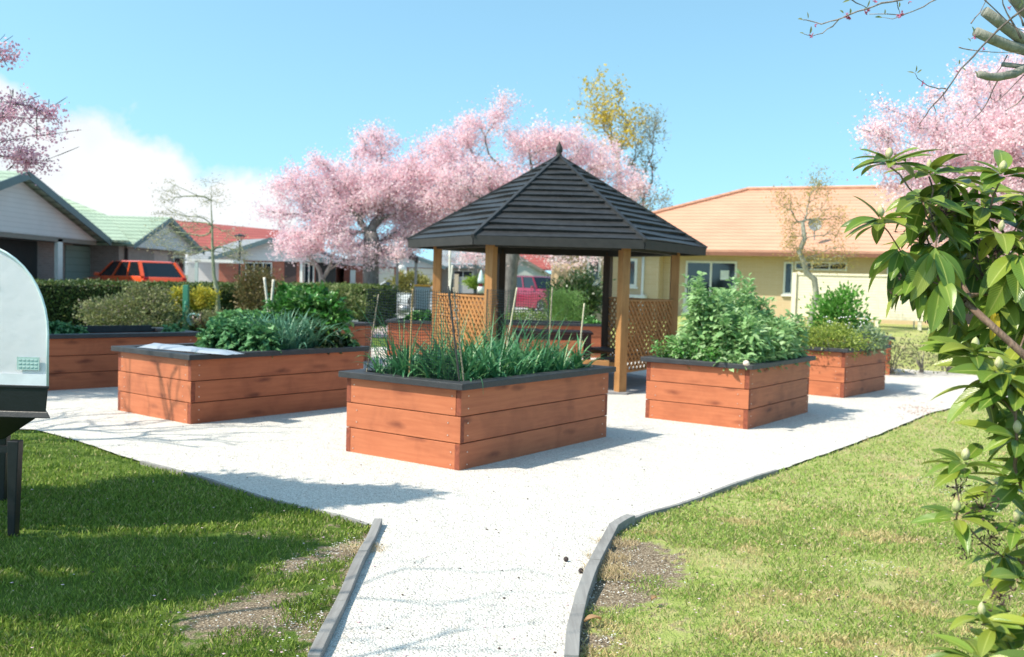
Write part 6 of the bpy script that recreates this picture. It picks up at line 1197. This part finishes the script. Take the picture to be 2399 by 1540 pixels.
# dry dark seed heads
SEED = mat('seed_heads', (.09, .04, .035), (.04, .02, .02), 60, .7)
for (px, py, Y, n_, s_) in ((2110, 665, 3.5, 26, .03), (2165, 540, 3.7, 34, .035), (2215, 500, 3.7, 26, .03), (2330, 590, 3.7, 30, .035), (2300, 640, 3.7, 22, .03), (2250, 1140, 3.05, 16, .02), (2300, 1190, 3.0, 30, .03), (2320, 1260, 2.98, 26, .03), (2270, 1290, 2.98, 12, .02), (2350, 930, 3.2, 18, .025), (2180, 745, 3.5, 14, .02), (2385, 1560, 2.7, 16, .03), (2340, 1400, 2.8, 20, .03)):
    c = A(px, py, Y); m_ = MB()
    for i in range(n_):
        p = c + Vector(r.normal(size=3)) * s_; d = Vector(r.normal(size=3)).normalized(); L = .012 + .01 * r.random(); m_.tube([p, p + d * L * .5, p + d * L], [.0012, .0030, .0006], 4)
        m_.tube([c, c.lerp(p, .6) + Vector(r.normal(size=3)) * .006, p + d * .002], .0009, 3)
    m_.build('seed_head', SEED, t, recalc=False)
# ================================================================ NEAR BUDDING TREE (limbs at upper right)
YM = 3.9; t = thing('budding_tree', 'pruned grey-limbed tree with pink buds reaching in at the upper right', 'tree', (3.35, YM, 0)); px_ = YM / FP
MAG = barkmat('smooth_grey_bark', (.30, .29, .25), (.17, .17, .14), 30); m_ = MB(); hub = A(2560, 170, YM); hub2 = A(2500, 110, YM)
m_.tube([Vector((3.35, YM, -.05)), Vector((3.3, YM, .8)), Vector((3.15, YM, 1.6)), A(2640, 330, YM), hub, hub2, A(2470, -60, YM), A(2480, -260, YM)], [.085, .07, .06, .055, .045, .035, .025, .015], 12); m_.build('trunk', MAG, t, True)
limbs = [([(2560, 170), (2470, 125), (2399, 97), (2377, 79), (2338, 50), (2307, 27)], .020), ([(2560, 170), (2460, 135), (2399, 117), (2364, 108), (2325, 92), (2286, 75)], .0185), ([(2560, 190), (2450, 140), (2399, 160), (2377, 173), (2338, 181), (2316, 180), (2294, 174)], .0145), ([(2480, 145), (2430, 155), (2399, 157), (2349, 151)], .009), ([(2500, 110), (2440, 60), (2399, 22), (2377, -5), (2360, -40)], .022)]
for P_, rr in limbs:
    pts = [A(x, y, YM - .02 * i) for i, (x, y) in enumerate(P_)]; m_ = MB(); m_.tube(pts, [rr * (1 + .25 * (1 - i / (len(pts) - 1))) * (1 + .05 * math.sin(i * 5)) for i in range(len(pts))], 12); m_.build('limb', MAG, t, True)
TW = barkmat('dark_twig', (.20, .16, .14), (.10, .08, .075), 60); TW2 = barkmat('grey_twig', (.36, .30, .28), (.2, .16, .15), 60)
tw = [([(2399, -95), (2290, -40), (2190, 0), (2164, 16), (2117, 35), (2078, 34), (2036, 33)], .0034, TW2, 3.75), ([(2330, -80), (2200, -28), (2112, 0), (2065, 8), (2031, 21), (1987, 36), (1961, 47), (1924, 56), (1896, 49), (1881, 47)], .0042, TW2, 3.7), ([(1966, 44), (1950, 62), (1927, 78), (1901, 86), (1884, 80)], .0026, TW2, 3.69),
 ([(2399, 20), (2338, 70), (2307, 102), (2280, 132), (2252, 161), (2213, 216), (2187, 245), (2170, 270), (2153, 292)], .0042, TW, 3.7), ([(2216, 208), (2200, 209), (2182, 203), (2161, 193), (2150, 183), (2143, 172)], .0024, TW, 3.7), ([(2338, 187), (2318, 229), (2299, 263), (2265, 297)], .0028, TW, 3.85), ([(2247, 112), (2270, 117), (2330, 123), (2399, 126)], .0024, TW2, 3.8), ([(2399, 225), (2380, 245), (2356, 261)], .0034, TW2, 3.8),
 ([(2275, 54), (2295, 30), (2310, 0), (2330, -40)], .0026, TW2, 3.8), ([(2392, 90), (2370, 50), (2350, 10), (2345, -30)], .004, TW, 3.75), ([(2399, 60), (2385, 30), (2362, 0)], .004, TW, 3.72), ([(2307, 0), (2338, 30), (2370, 60), (2399, 72)], .0026, TW, 3.7), ([(2209, 217), (2212, 230), (2217, 239)], .002, TW, 3.7), ([(2187, 245), (2192, 258), (2193, 266)], .002, TW, 3.7), ([(2320, 222), (2322, 232), (2330, 235)], .002, TW, 3.85), ([(1990, -5), (2005, 8), (2031, 19)], .0028, TW, 3.7), ([(2102, 0), (2105, 20), (2110, 34)], .0022, TW, 3.72), ([(2117, 36), (2090, 44), (2062, 40)], .0018, TW2, 3.73), ([(2360, 130), (2345, 160), (2310, 200)], .0024, TW, 3.85), ([(2399, 175), (2360, 215), (2335, 240)], .002, TW, 3.9)]
for P_, rr, mm, Y in tw:
    pts = []; 
    for i, (x, y) in enumerate(P_): pts.append(A(x + rnd.uniform(-1, 1), y + rnd.uniform(-1, 1), Y + .03 * math.sin(i)))
    n_ = len(pts); fine = []
    for i in range(n_ - 1): fine += [pts[i], pts[i].lerp(pts[i + 1], .5) + Vector((rnd.gauss(0, .0015), 0, rnd.gauss(0, .0015)))]
    fine.append(pts[-1]); k = len(fine); m_ = MB(); m_.tube(fine, [rr * (1 - .62 * i / (k - 1)) * (1.15 if i % 2 == 0 else .92) for i in range(k)], 6); m_.build('twig', mm, t, True, recalc=False)
LB = leafmat('young_leaf', [(.22, .27, .10), (.30, .30, .16), (.14, .20, .07)], .3, .5); sp = [(1881, 47, -.9, .2), (1893, 44, -.1, 1), (1884, 80, -.9, .3), (1897, 80, .2, 1), (1991, 33, .1, 1), (1976, 32, -.6, .5), (2031, 18, .3, .8), (1992, 0, -.9, -.3), (2000, -8, .2, 1), (2106, 18, .1, 1), (2072, 34, .1, .9), (2066, 42, -.9, .1), (2143, 172, -.9, .2), (2145, 170, .15, 1), (2148, 172, .7, .6), (2282, 78, -.3, 1), (2274, 98, -.5, .6), (2290, 180, -.3, .6), (2252, 158, .4, -.3), (2246, 152, .1, 1), (2036, 24, -.5, .2), (2385, 20, .4, .7), (2395, 12, -.2, 1)]
P = np.array([tuple(A(x, y, 3.7)) for x, y, _, _ in sp]); D = np.array([(a, -.2, b) for _, _, a, b in sp]); stripmesh('young_leaves', ovate(P, D, np.tile([.3, -1., .4], (len(P), 1)), rng.uniform(.018, .032, len(P)), rng.uniform(.006, .010, len(P)), .2, .3, 6, 3), LB, t)
PB_ = mat('pink_bud', (.48, .10, .20), (.30, .05, .11), 90, .6)
for (x, y, n_) in ((1909, 58, 3), (1901, 84, 6), (1990, 40, 12), (1985, 37, 8), (2032, 27, 8), (2027, 30, 6), (2107, 36, 10), (2113, 31, 8), (2051, 3, 6), (2161, 195, 5), (2282, 88, 4), (2304, 112, 6), (2365, 18, 5), (2240, 165, 3), (2130, 4, 2)):
    c = A(x, y, 3.69); m_ = MB()
    for i in range(n_): d = Vector((rnd.gauss(0, .6), rnd.gauss(0, .6), rnd.gauss(-.35, .6))).normalized(); m_.tube([c, c + d * .007, c + d * .013], [.0012, .0021, .0004], 5)
    m_.build('pink_bud', PB_, t, recalc=False)
